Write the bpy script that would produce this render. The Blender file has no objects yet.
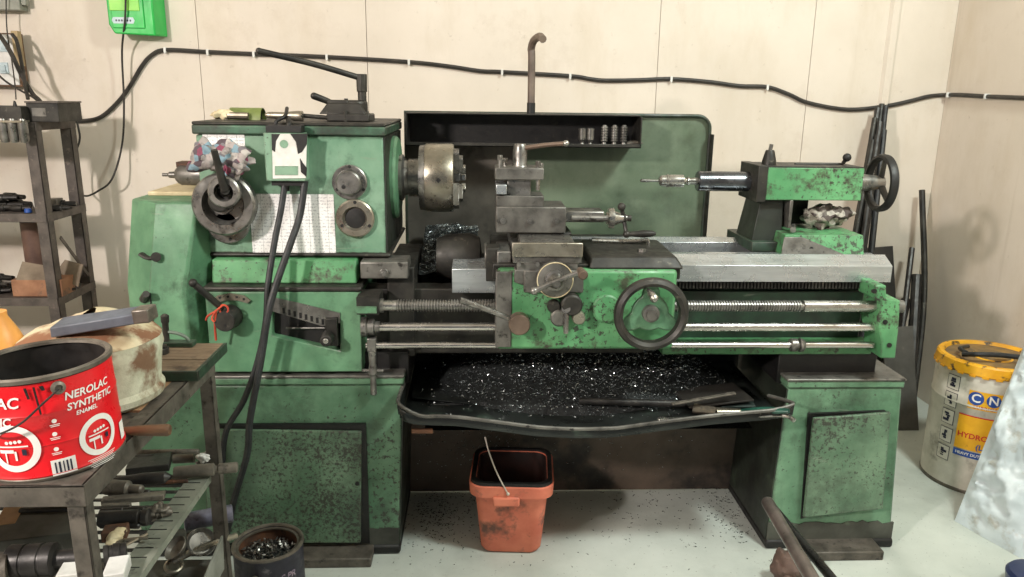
import bpy, bmesh, math, random
from mathutils import Vector, Matrix, noise
random.seed(7)
S = bpy.context.scene
COL = S.collection
# ------------------------------------------------------------------ camera maths
CX, CY = 512.0, 288.5
vx, vy = 478-CX, 95-CY
nx, ny = 470-CX, 3300-CY
F = math.sqrt(-(vx*nx+vy*ny))
YW = Vector((vx, vy, F)).normalized()
ZW = -Vector((nx, ny, F)).normalized()
XW = YW.cross(ZW)
CAM = Vector((0, 0, 1.35))
def ray(px, py):
    d = Vector((px-CX, py-CY, F)); return Vector((d.dot(XW), d.dot(YW), d.dot(ZW)))
def at(px, py, Y):
    r = ray(px, py); return CAM + r*(Y/r.y)
def atz(px, py, z):
    r = ray(px, py); return CAM + r*((z-CAM.z)/r.z)
def atx(px, py, x):
    r = ray(px, py); return CAM + r*(x/r.x)
def pxm(Y, z=1.0):            # metres per pixel near depth Y
    return (Vector((0, Y, z-CAM.z)).dot(Vector((0, YW.z, ZW.z))))/F
# ------------------------------------------------------------------ shapes: (verts, faces[, material index])
def box(x0, x1, y0, y1, z0, z1):
    v = [(x, y, z) for x in (x0, x1) for y in (y0, y1) for z in (z0, z1)]
    return [Vector(p) for p in v], [(0,1,3,2),(4,6,7,5),(0,4,5,1),(2,3,7,6),(0,2,6,4),(1,5,7,3)]
def hexa(b, t):               # bottom quad, top quad
    v = [Vector(p) for p in list(b)+list(t)]
    return v, [(3,2,1,0),(4,5,6,7)]+[(i,(i+1)%4,4+(i+1)%4,4+i) for i in range(4)]
def obox(c, d, L, w, h, up=(0,0,1)):   # box centred at c, long axis d
    c = Vector(c); d = Vector(d).normalized(); s = Vector(up).cross(d)
    if s.length < 1e-4: s = Vector((1,0,0))
    s.normalize(); u = d.cross(s)
    a = [c+d*(L/2*i)+s*(w/2*j)+u*(h/2*k) for i, j in ((-1,-1),(1,-1),(1,1),(-1,1)) for k in (-1,)]
    b = [p+u*h for p in a]
    return hexa(a, b)
def frame(d):
    d = Vector(d).normalized(); a = Vector((0,0,1)) if abs(d.z) < .9 else Vector((1,0,0))
    s = d.cross(a).normalized(); return d, s, s.cross(d)
def lathe(o, d, prof, seg=24, a0=0, a1=2*math.pi, caps=True):
    o = Vector(o); d, s, u = frame(d); full = abs(a1-a0-2*math.pi) < 1e-6
    n = seg if full else seg+1; v = []; f = []
    for t, r in prof:
        for i in range(n):
            a = a0+(a1-a0)*i/seg; v.append(o+d*t+s*(r*math.cos(a))+u*(r*math.sin(a)))
    for k in range(len(prof)-1):
        for i in range(seg):
            j = (i+1) % n; f.append((k*n+i, k*n+j, (k+1)*n+j, (k+1)*n+i))
    if full and caps:
        if prof[0][1] > 1e-5: f.append(tuple(range(n))[::-1])
        if prof[-1][1] > 1e-5: f.append(tuple(range((len(prof)-1)*n, len(prof)*n)))
    return v, f
def ring(o, d, prof, seg=32):  # closed profile (torus like)
    o = Vector(o); d, s, u = frame(d); v = []; f = []; m = len(prof)
    for t, r in prof:
        for i in range(seg):
            a = 2*math.pi*i/seg; v.append(o+d*t+s*(r*math.cos(a))+u*(r*math.sin(a)))
    for k in range(m):
        for i in range(seg):
            j = (i+1) % seg; k2 = (k+1) % m; f.append((k*seg+i, k*seg+j, k2*seg+j, k2*seg+i))
    return v, f
def torus(o, d, R, r, seg=32, q=10, sx=1.0):
    return ring(o, d, [(r*sx*math.sin(2*math.pi*k/q), R+r*math.cos(2*math.pi*k/q)) for k in range(q)], seg)
def tubering(o, d, r0, r1, h, seg=32):
    return ring(o, d, [(0, r0), (0, r1), (h, r1), (h, r0)], seg)
def cyl(p0, p1, r0, r1=None, seg=20, ch=0.0):
    p0 = Vector(p0); p1 = Vector(p1); L = (p1-p0).length; r1 = r0 if r1 is None else r1
    pr = [(0, r0), (L, r1)]
    if ch: pr = [(0, r0-ch), (ch, r0), (L-ch, r1), (L, r1-ch)]
    return lathe(p0, p1-p0, pr, seg)
def ball(c, r, seg=16, sq=1.0, d=(0,0,1)):
    return lathe(c, d, [(-r*sq*math.cos(math.pi*k/10), max(r*math.sin(math.pi*k/10), 1e-6)) for k in range(11)], seg)
def smoothpath(pts, n=8):
    pts = [Vector(p) for p in pts]
    if len(pts) < 3: return pts
    out = []
    P = [pts[0]*2-pts[1]]+pts+[pts[-1]*2-pts[-2]]
    for i in range(1, len(P)-2):
        for k in range(n):
            t = k/n; a, b, c, d = P[i-1], P[i], P[i+1], P[i+2]
            out.append(.5*((2*b)+(c-a)*t+(2*a-5*b+4*c-d)*t*t+(3*b-a-3*c+d)*t**3))
    out.append(pts[-1]); return out
def tube(pts, r, seg=10, n=8, curve=True, flat=1.0):
    P = smoothpath(pts, n) if curve else [Vector(p) for p in pts]
    v = []; f = []; prev = None; m = len(P)
    for i, p in enumerate(P):
        t = (P[min(i+1, m-1)]-P[max(i-1, 0)]).normalized()
        if prev is None: _, s, u = frame(t)
        else:
            s = (prev-t*prev.dot(t)).normalized()
        u = s.cross(t); prev = s
        rr = r(i/(m-1)) if callable(r) else r
        for k in range(seg):
            a = 2*math.pi*k/seg; v.append(p+s*(rr*math.cos(a))+u*(rr*flat*math.sin(a)))
    for i in range(m-1):
        for k in range(seg):
            j = (k+1) % seg; f.append((i*seg+k, i*seg+j, (i+1)*seg+j, (i+1)*seg+k))
    f.append(tuple(range(seg))[::-1]); f.append(tuple(range((m-1)*seg, m*seg)))
    return v, f
def prism(poly, a, b, plane='XZ'):   # extrude polygon from a to b along the missing axis
    def P(p, t):
        return Vector((p[0], t, p[1])) if plane == 'XZ' else Vector((t, p[0], p[1])) if plane == 'YZ' else Vector((p[0], p[1], t))
    n = len(poly); v = [P(p, a) for p in poly]+[P(p, b) for p in poly]
    return v, [tuple(range(n))[::-1], tuple(range(n, 2*n))]+[(i, (i+1) % n, n+(i+1) % n, n+i) for i in range(n)]
def holed(outer, inner, y0, y1):     # plate in XZ with a hole (same vertex count), y0 front
    n = len(outer)
    v = [Vector((p[0], y, p[1])) for y in (y0, y1) for q in (outer, inner) for p in q]
    f = []
    for i in range(n):
        j = (i+1) % n
        f += [(i, j, n+j, n+i), (2*n+j, 2*n+i, 3*n+i, 3*n+j), (i, 2*n+i, 2*n+j, j), (n+j, 3*n+j, 3*n+i, n+i)]
    return v, f
def grid(fn, nu, nv, thick=None):
    v = [Vector(fn(i/nu, j/nv)) for i in range(nu+1) for j in range(nv+1)]
    f = [(i*(nv+1)+j, (i+1)*(nv+1)+j, (i+1)*(nv+1)+j+1, i*(nv+1)+j+1) for i in range(nu) for j in range(nv)]
    return v, f
def mi(shape, k): return shape[0], shape[1], k
def xf(shape, M):
    return ([M @ p for p in shape[0]],)+tuple(shape[1:])
def curls(n, place, L=.012, w=.0012, up=.5):
    v = []; f = []
    for _ in range(n):
        c = Vector(place())
        a = random.uniform(0, 6.28); e = random.uniform(-.2, up)
        d = Vector((math.cos(a), math.sin(a), e)).normalized(); s = d.cross(Vector((random.uniform(-1,1), random.uniform(-1,1), 1))).normalized()
        l = L*random.uniform(.4, 1.3); k = random.uniform(-.5, .5)
        bnd = d.cross(s); b = len(v)
        for q in range(4):
            t = q/3-.5; p = c+d*(l*t)+bnd*(l*k*(t*t*2))
            tw = (s*math.cos(t*3)+bnd*math.sin(t*3))*w*random.uniform(.6, 1.2)
            v += [p-tw, p+tw]
        for q in range(3): f.append((b+2*q, b+2*q+1, b+2*q+3, b+2*q+2))
    return v, f
# ------------------------------------------------------------------ objects
WORLD = {}
def part(name, mat, parent, *shapes, bevel=0.0, label=None, kind=None, sharp=35, solid=0.0, subsurf=0):
    me = bpy.data.meshes.new(name)
    V = []; Fc = []; M = []
    for s in shapes:
        b = len(V); V += s[0]; Fc += [tuple(b+i for i in f) for f in s[1]]
        M += [s[2] if len(s) > 2 else 0]*len(s[1])
    lo = Vector((min(p.x for p in V), min(p.y for p in V), min(p.z for p in V)))
    hi = Vector((max(p.x for p in V), max(p.y for p in V), max(p.z for p in V)))
    c = Vector(((lo.x+hi.x)/2, (lo.y+hi.y)/2, lo.z))
    me.from_pydata([p-c for p in V], [], Fc)
    for m in (mat if isinstance(mat, (list, tuple)) else [mat]): me.materials.append(m)
    me.polygons.foreach_set('material_index', M)
    bm = bmesh.new(); bm.from_mesh(me)
    bmesh.ops.recalc_face_normals(bm, faces=bm.faces)
    for f in bm.faces: f.smooth = True
    for e in bm.edges:
        if len(e.link_faces) == 2 and e.calc_face_angle(0) > math.radians(sharp): e.smooth = False
    bm.to_mesh(me); bm.free(); me.update()
    o = bpy.data.objects.new(name, me); COL.objects.link(o)
    WORLD[o.name] = c
    if parent: o.parent = parent; o.location = c-WORLD[parent.name]
    else: o.location = c
    if solid:
        m = o.modifiers.new('solid', 'SOLIDIFY'); m.thickness = solid; m.offset = 0
    if bevel:
        m = o.modifiers.new('bevel', 'BEVEL'); m.width = bevel; m.segments = 2; m.limit_method = 'ANGLE'; m.angle_limit = math.radians(40)
    if subsurf:
        m = o.modifiers.new('sub', 'SUBSURF'); m.levels = subsurf; m.render_levels = subsurf
    if label: o['label'] = label
    if kind: o['kind'] = kind
    return o
def tag(o, label, cat, group=None, kind=None):
    o['label'] = label; o['category'] = cat
    if group: o['group'] = group
    if kind: o['kind'] = kind
    return o
def thing(name, loc, label, cat, group=None):
    o = bpy.data.objects.new(name, None); COL.objects.link(o); o.location = loc; o.empty_display_size = .05
    WORLD[o.name] = Vector(loc); return tag(o, label, cat, group)
def struct(name, mat, *shapes, **k):
    o = part(name, mat, None, *shapes, **k); o['kind'] = 'structure'; return o
# ------------------------------------------------------------------ materials
def lin(c):
    return tuple(((x/255)/12.92 if x/255 <= .04045 else ((x/255+.055)/1.055)**2.4) for x in c)+(1,)
class NT:
    def __init__(s, name):
        s.m = bpy.data.materials.new(name); s.m.use_nodes = True; s.t = s.m.node_tree
        s.b = s.t.nodes['Principled BSDF']; g = s.t.nodes.new('ShaderNodeNewGeometry'); s.pos = g.outputs['Position']
    def n(s, typ, **kw):
        x = s.t.nodes.new(typ)
        for k, v in kw.items():
            if k in x.inputs: x.inputs[k].default_value = v
            else: setattr(x, k, v)
        return x
    def link(s, a, b): s.t.links.new(a, b)
    def noise(s, scale, detail=6, rough=.6, stretch=None, dist=0):
        x = s.n('ShaderNodeTexNoise'); x.inputs['Scale'].default_value = scale; x.inputs['Detail'].default_value = detail
        x.inputs['Roughness'].default_value = rough; x.inputs['Distortion'].default_value = dist
        src = s.pos
        if stretch:
            mp = s.n('ShaderNodeMapping'); mp.inputs['Scale'].default_value = stretch; s.link(s.pos, mp.inputs['Vector']); src = mp.outputs[0]
        s.link(src, x.inputs['Vector']); return x.outputs['Fac']
    def ramp(s, fac, a, b, lo=0.0, hi=1.0):
        x = s.n('ShaderNodeMapRange'); x.inputs['From Min'].default_value = a; x.inputs['From Max'].default_value = b
        x.inputs['To Min'].default_value = lo; x.inputs['To Max'].default_value = hi; x.clamp = True
        s.link(fac, x.inputs['Value']); return x.outputs['Result']
    def mix(s, fac, a, b):
        x = s.n('ShaderNodeMix', data_type='RGBA')
        for sock, val in ((x.inputs[0], fac), (x.inputs[6], a), (x.inputs[7], b)):
            if hasattr(val, 'is_output') or isinstance(val, bpy.types.NodeSocket): s.link(val, sock)
            else: sock.default_value = val
        return x.outputs[2]
    def out(s, col, rough=.5, metal=0, bump=None, bs=.2, bd=.002):
        for sock, val in ((s.b.inputs['Base Color'], col), (s.b.inputs['Roughness'], rough), (s.b.inputs['Metallic'], metal)):
            if isinstance(val, bpy.types.NodeSocket): s.link(val, sock)
            else: sock.default_value = val
        if bump:
            x = s.n('ShaderNodeBump'); x.inputs['Strength'].default_value = bs; x.inputs['Distance'].default_value = bd
            s.link(bump, x.inputs['Height']); s.link(x.outputs[0], s.b.inputs['Normal'])
        return s.m
DARK = (.016, .015, .013, 1)
def paint(name, c1, c2, grime=(.55, .72), gcol=DARK, chips=(.66, .69), rough=.42, gs=4.0, cs=70, gmax=.9, wear=1.0):
    k = NT(name)
    def add(a, b, f):
        x = k.n('ShaderNodeMath', operation='MULTIPLY_ADD'); k.link(b, x.inputs[0]); x.inputs[1].default_value = f; k.link(a, x.inputs[2]); return x.outputs[0]
    big = k.noise(3.1, 5, .6)
    c = k.mix(k.ramp(k.noise(7, 6), .36, .64), lin(c1), lin(c2))
    g = k.ramp(add(k.noise(gs, 10, .74), k.noise(gs*7, 5, .6), .25), grime[0]+.125, grime[1]+.125, 0, gmax)
    c = k.mix(g, c, gcol)
    st = k.ramp(k.noise(16, 6, .65, stretch=(1, 1, .12)), .56, .80, 0, .4)
    c = k.mix(st, c, (.05, .055, .04, 1))
    ch = k.ramp(add(k.noise(cs*1.5, 6, .7), big, .55), chips[0]+.275, chips[1]+.27, 0, .9)
    c = k.mix(ch, c, (.035, .03, .025, 1))
    sc = k.ramp(k.noise(60, 3, .5, stretch=(.15, .15, 1), dist=.6), .70, .73, 0, .4)
    c = k.mix(sc, c, (.20, .24, .18, 1))
    bv = k.n('ShaderNodeBevel'); bv.samples = 4; bv.inputs['Radius'].default_value = .007
    ge = k.n('ShaderNodeNewGeometry'); dp = k.n('ShaderNodeVectorMath', operation='DOT_PRODUCT')
    k.link(bv.outputs[0], dp.inputs[0]); k.link(ge.outputs['True Normal'], dp.inputs[1])
    e = k.ramp(dp.outputs['Value'], .985, .90, 0, 1)
    en = k.ramp(k.noise(45, 7, .7), .40, .56, 0, .85*wear)
    m = k.n('ShaderNodeMath', operation='MULTIPLY'); k.link(e, m.inputs[0]); k.link(en, m.inputs[1])
    c = k.mix(m.outputs[0], c, (.06, .052, .042, 1))
    return k.out(c, k.ramp(k.noise(20, 4), .3, .7, rough-.1, rough+.18), 0, k.noise(60, 5), .18)
def mottle(name, c1, c2, scale=12, rough=.5, metal=0.0, t=(.35, .65), bump=.15, rv=.12, stretch=None, c3=None, t3=(.6, .7), s3=40, spec=None):
    k = NT(name)
    c = k.mix(k.ramp(k.noise(scale, 8, .6, stretch), t[0], t[1]), lin(c1), lin(c2))
    if c3: c = k.mix(k.ramp(k.noise(s3, 6, .6), t3[0], t3[1]), c, lin(c3))
    if spec is not None: k.b.inputs['Specular IOR Level'].default_value = spec
    return k.out(c, k.ramp(k.noise(scale*2.3, 4), .3, .7, max(.03, rough-rv), min(1, rough+rv)), metal, k.noise(scale*5, 6), bump)
G_HEAD = paint('green paint headstock', (128, 160, 136), (94, 134, 108), (.53, .72), chips=(.655, .68), cs=62)
G_BRIGHT = paint('bright green worn paint', (98, 158, 108), (72, 130, 86), (.53, .64), gcol=(.05, .042, .03, 1), chips=(.60, .64), cs=48, gs=9)
G_MID = paint('mid green paint', (102, 146, 112), (76, 118, 88), (.52, .74), chips=(.68, .71))
G_PED = paint('green pedestal paint', (112, 150, 120), (78, 116, 88), (.50, .74), gcol=(.03, .032, .025, 1), chips=(.60, .66), cs=50, gs=3)
G_COVER = paint('green access cover paint', (112, 140, 114), (80, 110, 86), (.46, .72), gcol=(.04, .05, .036, 1), chips=(.53, .63), cs=60, gs=5, gmax=.8)
G_DARK = paint('oily and shaded dark green paint', (48, 78, 58), (28, 48, 36), (.42, .66), chips=(.64, .7))
G_SPL = paint('splash guard green', (104, 118, 98), (86, 102, 82), (.50, .76), gcol=(.05, .05, .035, 1), chips=(.70, .73), cs=30, gmax=.6)
CAST = mottle('oily cast iron', (62, 60, 55), (32, 31, 29), 14, .5, .35, c3=(96, 92, 82), t3=(.62, .72))
CAST2 = mottle('grey worn cast iron', (124, 122, 116), (82, 80, 76), 14, .42, .45, c3=(48, 46, 43), t3=(.58, .7))
BLACK = mottle('black grime', (26, 25, 24), (12, 12, 12), 20, .55, 0, c3=(48, 44, 38), t3=(.6, .75))
STEEL = mottle('machined steel', (190, 188, 182), (140, 138, 132), 18, .28, .9, stretch=(1, 1, 3), c3=(90, 84, 74), t3=(.62, .75))
STEELD = mottle('dull dark steel', (150, 148, 143), (104, 102, 98), 16, .34, .75, c3=(58, 55, 51), t3=(.58, .7))
CHUCKM = mottle('ground chuck steel', (172, 166, 152), (134, 128, 114), 12, .32, .85, c3=(70, 64, 54), t3=(.62, .72))
WAYM = mottle('ground bed way steel', (206, 210, 212), (176, 182, 184), 9, .28, .75, bump=.04, stretch=(.6, 6, 6))
RODM = mottle('bright bar steel', (216, 212, 206), (176, 172, 166), 10, .22, .95, stretch=(.4, 5, 5))
RUB = mottle('black rubber', (44, 46, 48), (28, 29, 30), 30, .5)
CABLE = mottle('dark cable sheath', (52, 48, 44), (36, 33, 30), 20, .5)
RUST = mottle('rusty iron', (112, 74, 50), (66, 50, 42), 18, .7, .2, c3=(40, 34, 30), t3=(.55, .7))
RACKM = mottle('grey brown rack paint', (92, 84, 78), (64, 58, 54), 18, .6, 0, c3=(116, 104, 96), t3=(.62, .75))
FRAMEM = mottle('table angle iron', (104, 98, 90), (70, 66, 60), 22, .55, .3, c3=(46, 42, 38), t3=(.58, .7))
TOOLM = mottle('dusty tool steel', (126, 120, 110), (88, 84, 77), 22, .5, .4, c3=(58, 54, 50), t3=(.56, .7))
TOOLD = mottle('dark oily tool steel', (64, 62, 60), (38, 37, 36), 22, .42, .4, c3=(94, 90, 84), t3=(.62, .75))
TOOLB = mottle('bluish tool steel', (132, 130, 146), (96, 96, 110), 22, .45, .4, c3=(70, 66, 70), t3=(.56, .7))
WOOD = mottle('worn wooden plank', (142, 122, 100), (104, 86, 68), 10, .75, 0, stretch=(1, 6, 6), c3=(74, 60, 48), t3=(.56, .7), s3=14)
WOODL = mottle('light board', (186, 148, 112), (150, 116, 86), 10, .75, 0, c3=(112, 84, 62), t3=(.56, .7), s3=14)
HANDLEW = mottle('brown wooden handle', (124, 92, 66), (82, 60, 44), 14, .5, 0, stretch=(1, 5, 5))
CARD = mottle('brown cardboard', (172, 128, 98), (138, 98, 74), 12, .8, 0, c3=(100, 84, 72), t3=(.56, .7), s3=20)
CARDG = mottle('dusty grey cardboard', (142, 128, 110), (108, 96, 82), 12, .8)
BROWNM = mottle('brown painted tube', (108, 82, 70), (84, 62, 54), 14, .6)
WHITEP = mottle('off white plastic', (226, 226, 222), (200, 200, 196), 20, .45)
WHITEL = mottle('grubby white plate', (226, 226, 220), (196, 196, 190), 20, .5, 0, c3=(120, 120, 112), t3=(.68, .8))
RED = mottle('red tin print', (226, 28, 36), (206, 20, 30), 8, .33, 0, bump=.04, c3=(150, 20, 26), t3=(.66, .78))
TINW = mottle('white tin print', (240, 236, 232), (226, 222, 218), 20, .4, 0, bump=.04)
TIND = mottle('dirty tin', (122, 116, 106), (84, 78, 70), 22, .45, .5)
TINK = mottle('black tin interior', (40, 35, 31), (20, 18, 17), 12, .5)
INK = mottle('dark blue ink', (30, 34, 60), (24, 26, 44), 20, .5)
REDT = mottle('red ink', (204, 40, 34), (186, 34, 30), 20, .5)
BLUEM = mottle('blue print', (34, 80, 160), (28, 66, 140), 20, .45)
YEL = mottle('yellow print', (240, 184, 32), (222, 160, 24), 14, .45, 0, c3=(150, 110, 50), t3=(.64, .74), s3=25)
YELP = mottle('yellow plastic lid', (236, 176, 30), (214, 150, 24), 14, .45, 0, c3=(70, 54, 36), t3=(.57, .66), s3=30)
BUCKW = mottle('dusty white tin', (214, 208, 196), (182, 176, 162), 9, .5, 0, c3=(112, 104, 92), t3=(.56, .7), s3=10)
ORANGE = mottle('orange red plastic', (228, 134, 106), (208, 110, 86), 10, .55, 0, c3=(110, 76, 64), t3=(.54, .68), s3=14)
BLKT = mottle('navy printed tin', (44, 42, 56), (30, 28, 38), 22, .5, 0, c3=(104, 100, 104), t3=(.6, .72), s3=34)
BLUEG = mottle('blue grey strap', (92, 98, 108), (72, 76, 84), 18, .6)
SHEETD = mottle('dark sheet steel', (58, 54, 50), (40, 38, 36), 8, .5, .3)
CHARC = mottle('stained drum', (206, 198, 168), (182, 166, 132), 10, .7, 0, c3=(132, 92, 66), t3=(.43, .56), s3=14, bump=.7)
FOAM = mottle('pale scaly drum side', (204, 206, 184), (168, 170, 146), 24, .8, 0, c3=(120, 92, 70), t3=(.50, .62), s3=11, bump=.7)
PLAST = mottle('white plastic sheeting', (206, 216, 218), (182, 194, 198), 7, .38, 0, bump=.5, c3=(160, 158, 146), t3=(.58, .72), s3=12)
SWARF = mottle('steel swarf', (222, 230, 230), (150, 158, 160), 60, .25, .8)
KNOBM = mottle('worn brown knob', (122, 104, 90), (92, 78, 68), 12, .4, .3)
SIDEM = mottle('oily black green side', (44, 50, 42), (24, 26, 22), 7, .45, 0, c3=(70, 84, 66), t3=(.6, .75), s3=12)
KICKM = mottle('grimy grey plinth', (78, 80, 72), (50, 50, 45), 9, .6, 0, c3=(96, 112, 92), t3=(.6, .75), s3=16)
SWARFD = mottle('dark swarf bed', (44, 48, 48), (16, 17, 17), 90, .5, .4, c3=(120, 130, 130), t3=(.62, .7), s3=160, bump=.8)
TRAYM = mottle('oily tray steel', (50, 54, 52), (28, 31, 30), 7, .35, .3, c3=(70, 84, 74), t3=(.56, .7), s3=8)
TRAYG = mottle('tray edge green grey', (98, 108, 98), (66, 76, 68), 16, .45, .2, c3=(130, 132, 124), t3=(.58, .7))
BOARDB = mottle('oily brown board', (96, 82, 70), (62, 54, 46), 6, .6, 0, c3=(34, 30, 27), t3=(.5, .65), s3=6)
STAB = mottle('bright green plastic case', (46, 190, 84), (36, 168, 74), 8, .4, 0, bump=.05)
STABY = mottle('yellow green panel', (150, 216, 84), (120, 204, 80), 8, .4, 0, bump=.05)
SHOE = mottle('dark blue plastic', (34, 46, 84), (24, 32, 60), 8, .4)
WIRE = mottle('pale wire', (212, 204, 190), (180, 172, 160), 30, .4, .2)
REDC = mottle('orange red cord', (196, 78, 50), (150, 50, 38), 30, .7)
OLIVE = mottle('olive tin', (118, 132, 70), (92, 104, 56), 20, .5)
TAN = mottle('tan paper', (214, 202, 168), (188, 172, 136), 30, .8)
AMBER = mottle('amber plastic', (232, 170, 90), (206, 140, 66), 8, .4)
PALEB = mottle('pale blue plastic', (196, 214, 220), (170, 190, 196), 12, .5)
def mat_rag(name, cols, scale):
    k = NT(name); v = k.n('ShaderNodeTexVoronoi'); v.inputs['Scale'].default_value = scale
    k.link(k.pos, v.inputs['Vector'])
    sep = k.n('ShaderNodeSeparateColor'); k.link(v.outputs['Color'], sep.inputs[0])
    r = k.n('ShaderNodeValToRGB'); e = r.color_ramp; e.interpolation = 'CONSTANT'
    e.elements[0].color = lin(cols[0]); e.elements[1].position = 1/len(cols); e.elements[1].color = lin(cols[1])
    for i, c in enumerate(cols[2:]): x = e.elements.new((i+2)/len(cols)); x.color = lin(c)
    k.link(sep.outputs[0], r.inputs[0])
    c = k.mix(k.ramp(k.noise(70, 5), .5, .7, 0, .5), r.outputs[0], (.05, .045, .05, 1))
    return k.out(c, .8, 0, k.noise(90, 5), .4)
RAG = mat_rag('printed cotton rag', [(150, 144, 140), (128, 62, 84), (176, 170, 164), (112, 108, 112), (120, 146, 158), (160, 150, 146), (84, 72, 78), (134, 128, 124)], 60)
RAGD = mat_rag('grey brown rag', [(140, 132, 122), (76, 66, 62), (100, 92, 86), (166, 160, 150), (66, 52, 50)], 60)
def mat_wall():
    k = NT('cream wall paint')
    c = k.mix(k.ramp(k.noise(1.6, 6), .35, .65), lin((220, 210, 197)), lin((208, 198, 184)))
    c = k.mix(k.ramp(k.noise(5, 8, .65, stretch=(1, 1, .35)), .5, .75, 0, .55), c, lin((196, 182, 160)))
    c = k.mix(k.ramp(k.noise(26, 6, .7), .64, .74, 0, .4), c, lin((150, 136, 118)))
    c = k.mix(k.ramp(k.noise(2.6, 9, .75), .56, .72, 0, .35), c, lin((178, 162, 142)))
    c = k.mix(k.ramp(k.noise(9, 5, .6, stretch=(1, 1, .06)), .62, .74, 0, .30), c, lin((170, 156, 136)))
    # splashes and stains low on the wall
    return k.out(c, .62, 0, k.noise(18, 7), .25, .003)
WALL = mat_wall()
def mat_floor():
    k = NT('dusty concrete floor')
    c = k.mix(k.ramp(k.noise(3, 8, .6), .35, .65), lin((196, 202, 194)), lin((176, 183, 175)))
    c = k.mix(k.ramp(k.noise(1.9, 7, .6), .54, .7, 0, .5), c, lin((140, 144, 138)))
    c = k.mix(k.ramp(k.noise(120, 3, .5), .68, .72, 0, .7), c, lin((84, 84, 80)))
    c = k.mix(k.ramp(k.noise(14, 8, .7), .62, .72, 0, .5), c, lin((128, 124, 116)))
    return k.out(c, .7, 0, k.noise(40, 6), .2)
FLOORM = mat_floor()
CEILM = mottle('white ceiling', (225, 222, 215), (214, 210, 202), 3, .8)
def mat_chart():
    k = NT('printed chart plate')
    sx = k.n('ShaderNodeSeparateXYZ'); k.link(k.pos, sx.inputs[0])
    def lines(sock, freq, th):
        a = k.n('ShaderNodeMath', operation='MULTIPLY'); k.link(sock, a.inputs[0]); a.inputs[1].default_value = freq
        b = k.n('ShaderNodeMath', operation='FRACT'); k.link(a.outputs[0], b.inputs[0])
        c = k.n('ShaderNodeMath', operation='LESS_THAN'); k.link(b.outputs[0], c.inputs[0]); c.inputs[1].default_value = th; return c.outputs[0]
    row = lines(sx.outputs[2], 110, .5)
    nz = k.ramp(k.noise(260, 2, .5), .5, .54)
    m = k.n('ShaderNodeMath', operation='MULTIPLY'); k.link(row, m.inputs[0]); k.link(nz, m.inputs[1])
    m2 = k.n('ShaderNodeMath', operation='MULTIPLY'); k.link(m.outputs[0], m2.inputs[0]); m2.inputs[1].default_value = .5
    c = k.mix(m2.outputs[0], lin((232, 232, 230)), lin((140, 140, 146)))
    v = k.n('ShaderNodeMath', operation='MULTIPLY'); k.link(lines(sx.outputs[0], 38, .04), v.inputs[0]); v.inputs[1].default_value = .6
    c = k.mix(v.outputs[0], c, lin((90, 90, 96)))
    return k.out(c, .4)
CHART = mat_chart()
def mat_emit(name, col, s):
    k = NT(name); k.b.inputs['Emission Color'].default_value = col; k.b.inputs['Emission Strength'].default_value = s
    return k.m
# ------------------------------------------------------------------ text
def text(s, size, font_shear=0, bold=False, spacing=1.0):
    cu = bpy.data.curves.new('t', 'FONT'); cu.body = s; cu.size = size; cu.align_x = 'CENTER'; cu.align_y = 'CENTER'
    cu.resolution_u = 3; cu.shear = font_shear; cu.space_character = spacing
    if bold: cu.offset = size*.022
    o = bpy.data.objects.new('t', cu); COL.objects.link(o)
    dg = bpy.context.evaluated_depsgraph_get(); me = bpy.data.meshes.new_from_object(o.evaluated_get(dg))
    bm = bmesh.new(); bm.from_mesh(me)
    xs = [v.co.x for v in bm.verts] or [0]; x = min(xs)
    while x < max(xs):
        bmesh.ops.bisect_plane(bm, geom=bm.verts[:]+bm.edges[:]+bm.faces[:], plane_co=(x, 0, 0), plane_no=(1, 0, 0)); x += .008
    V = [v.co.copy() for v in bm.verts]; bm.verts.index_update(); Fc = [tuple(v.index for v in f.verts) for f in bm.faces]
    bm.free(); bpy.data.objects.remove(o); bpy.data.curves.remove(cu); bpy.data.meshes.remove(me)
    return V, Fc
def flat(shape2d, c, rot=0):           # text onto a front (XZ) plane
    M = Matrix.Rotation(rot, 3, 'Z')
    out = []
    for p in shape2d[0]:
        q = M @ Vector((p.x, p.y, 0)); out.append(Vector((c[0]+q.x, c[1], c[2]+q.y)))
    return (out,)+tuple(shape2d[1:])
def wrap(shape2d, axis, r, th0, z, rot=0, tilt=None):   # onto a vertical cylinder; th0=0 faces -Y, positive to +X
    out = []; M = Matrix.Rotation(rot, 3, 'Z')
    for p in shape2d[0]:
        q = M @ Vector((p.x, p.y, 0)); a = th0+q.x/r
        out.append(Vector((axis[0]+r*math.sin(a), axis[1]-r*math.cos(a), z+q.y)))
    return (out,)+tuple(shape2d[1:])
def rect2(w, h, n=8, cx=0, cy=0):
    V = [Vector((cx-w/2+w*i/n, cy+s*h/2, 0)) for i in range(n+1) for s in (-1, 1)]
    return V, [(2*i, 2*i+2, 2*i+3, 2*i+1) for i in range(n)]
def ann2(r0, r1, n=40, cx=0, cy=0, a0=0, a1=2*math.pi):
    V = [Vector((cx+r*math.cos(a0+(a1-a0)*i/n), cy+r*math.sin(a0+(a1-a0)*i/n), 0)) for i in range(n+1) for r in (r0, r1)]
    return V, [(2*i, 2*i+2, 2*i+3, 2*i+1) for i in range(n)]
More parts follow.
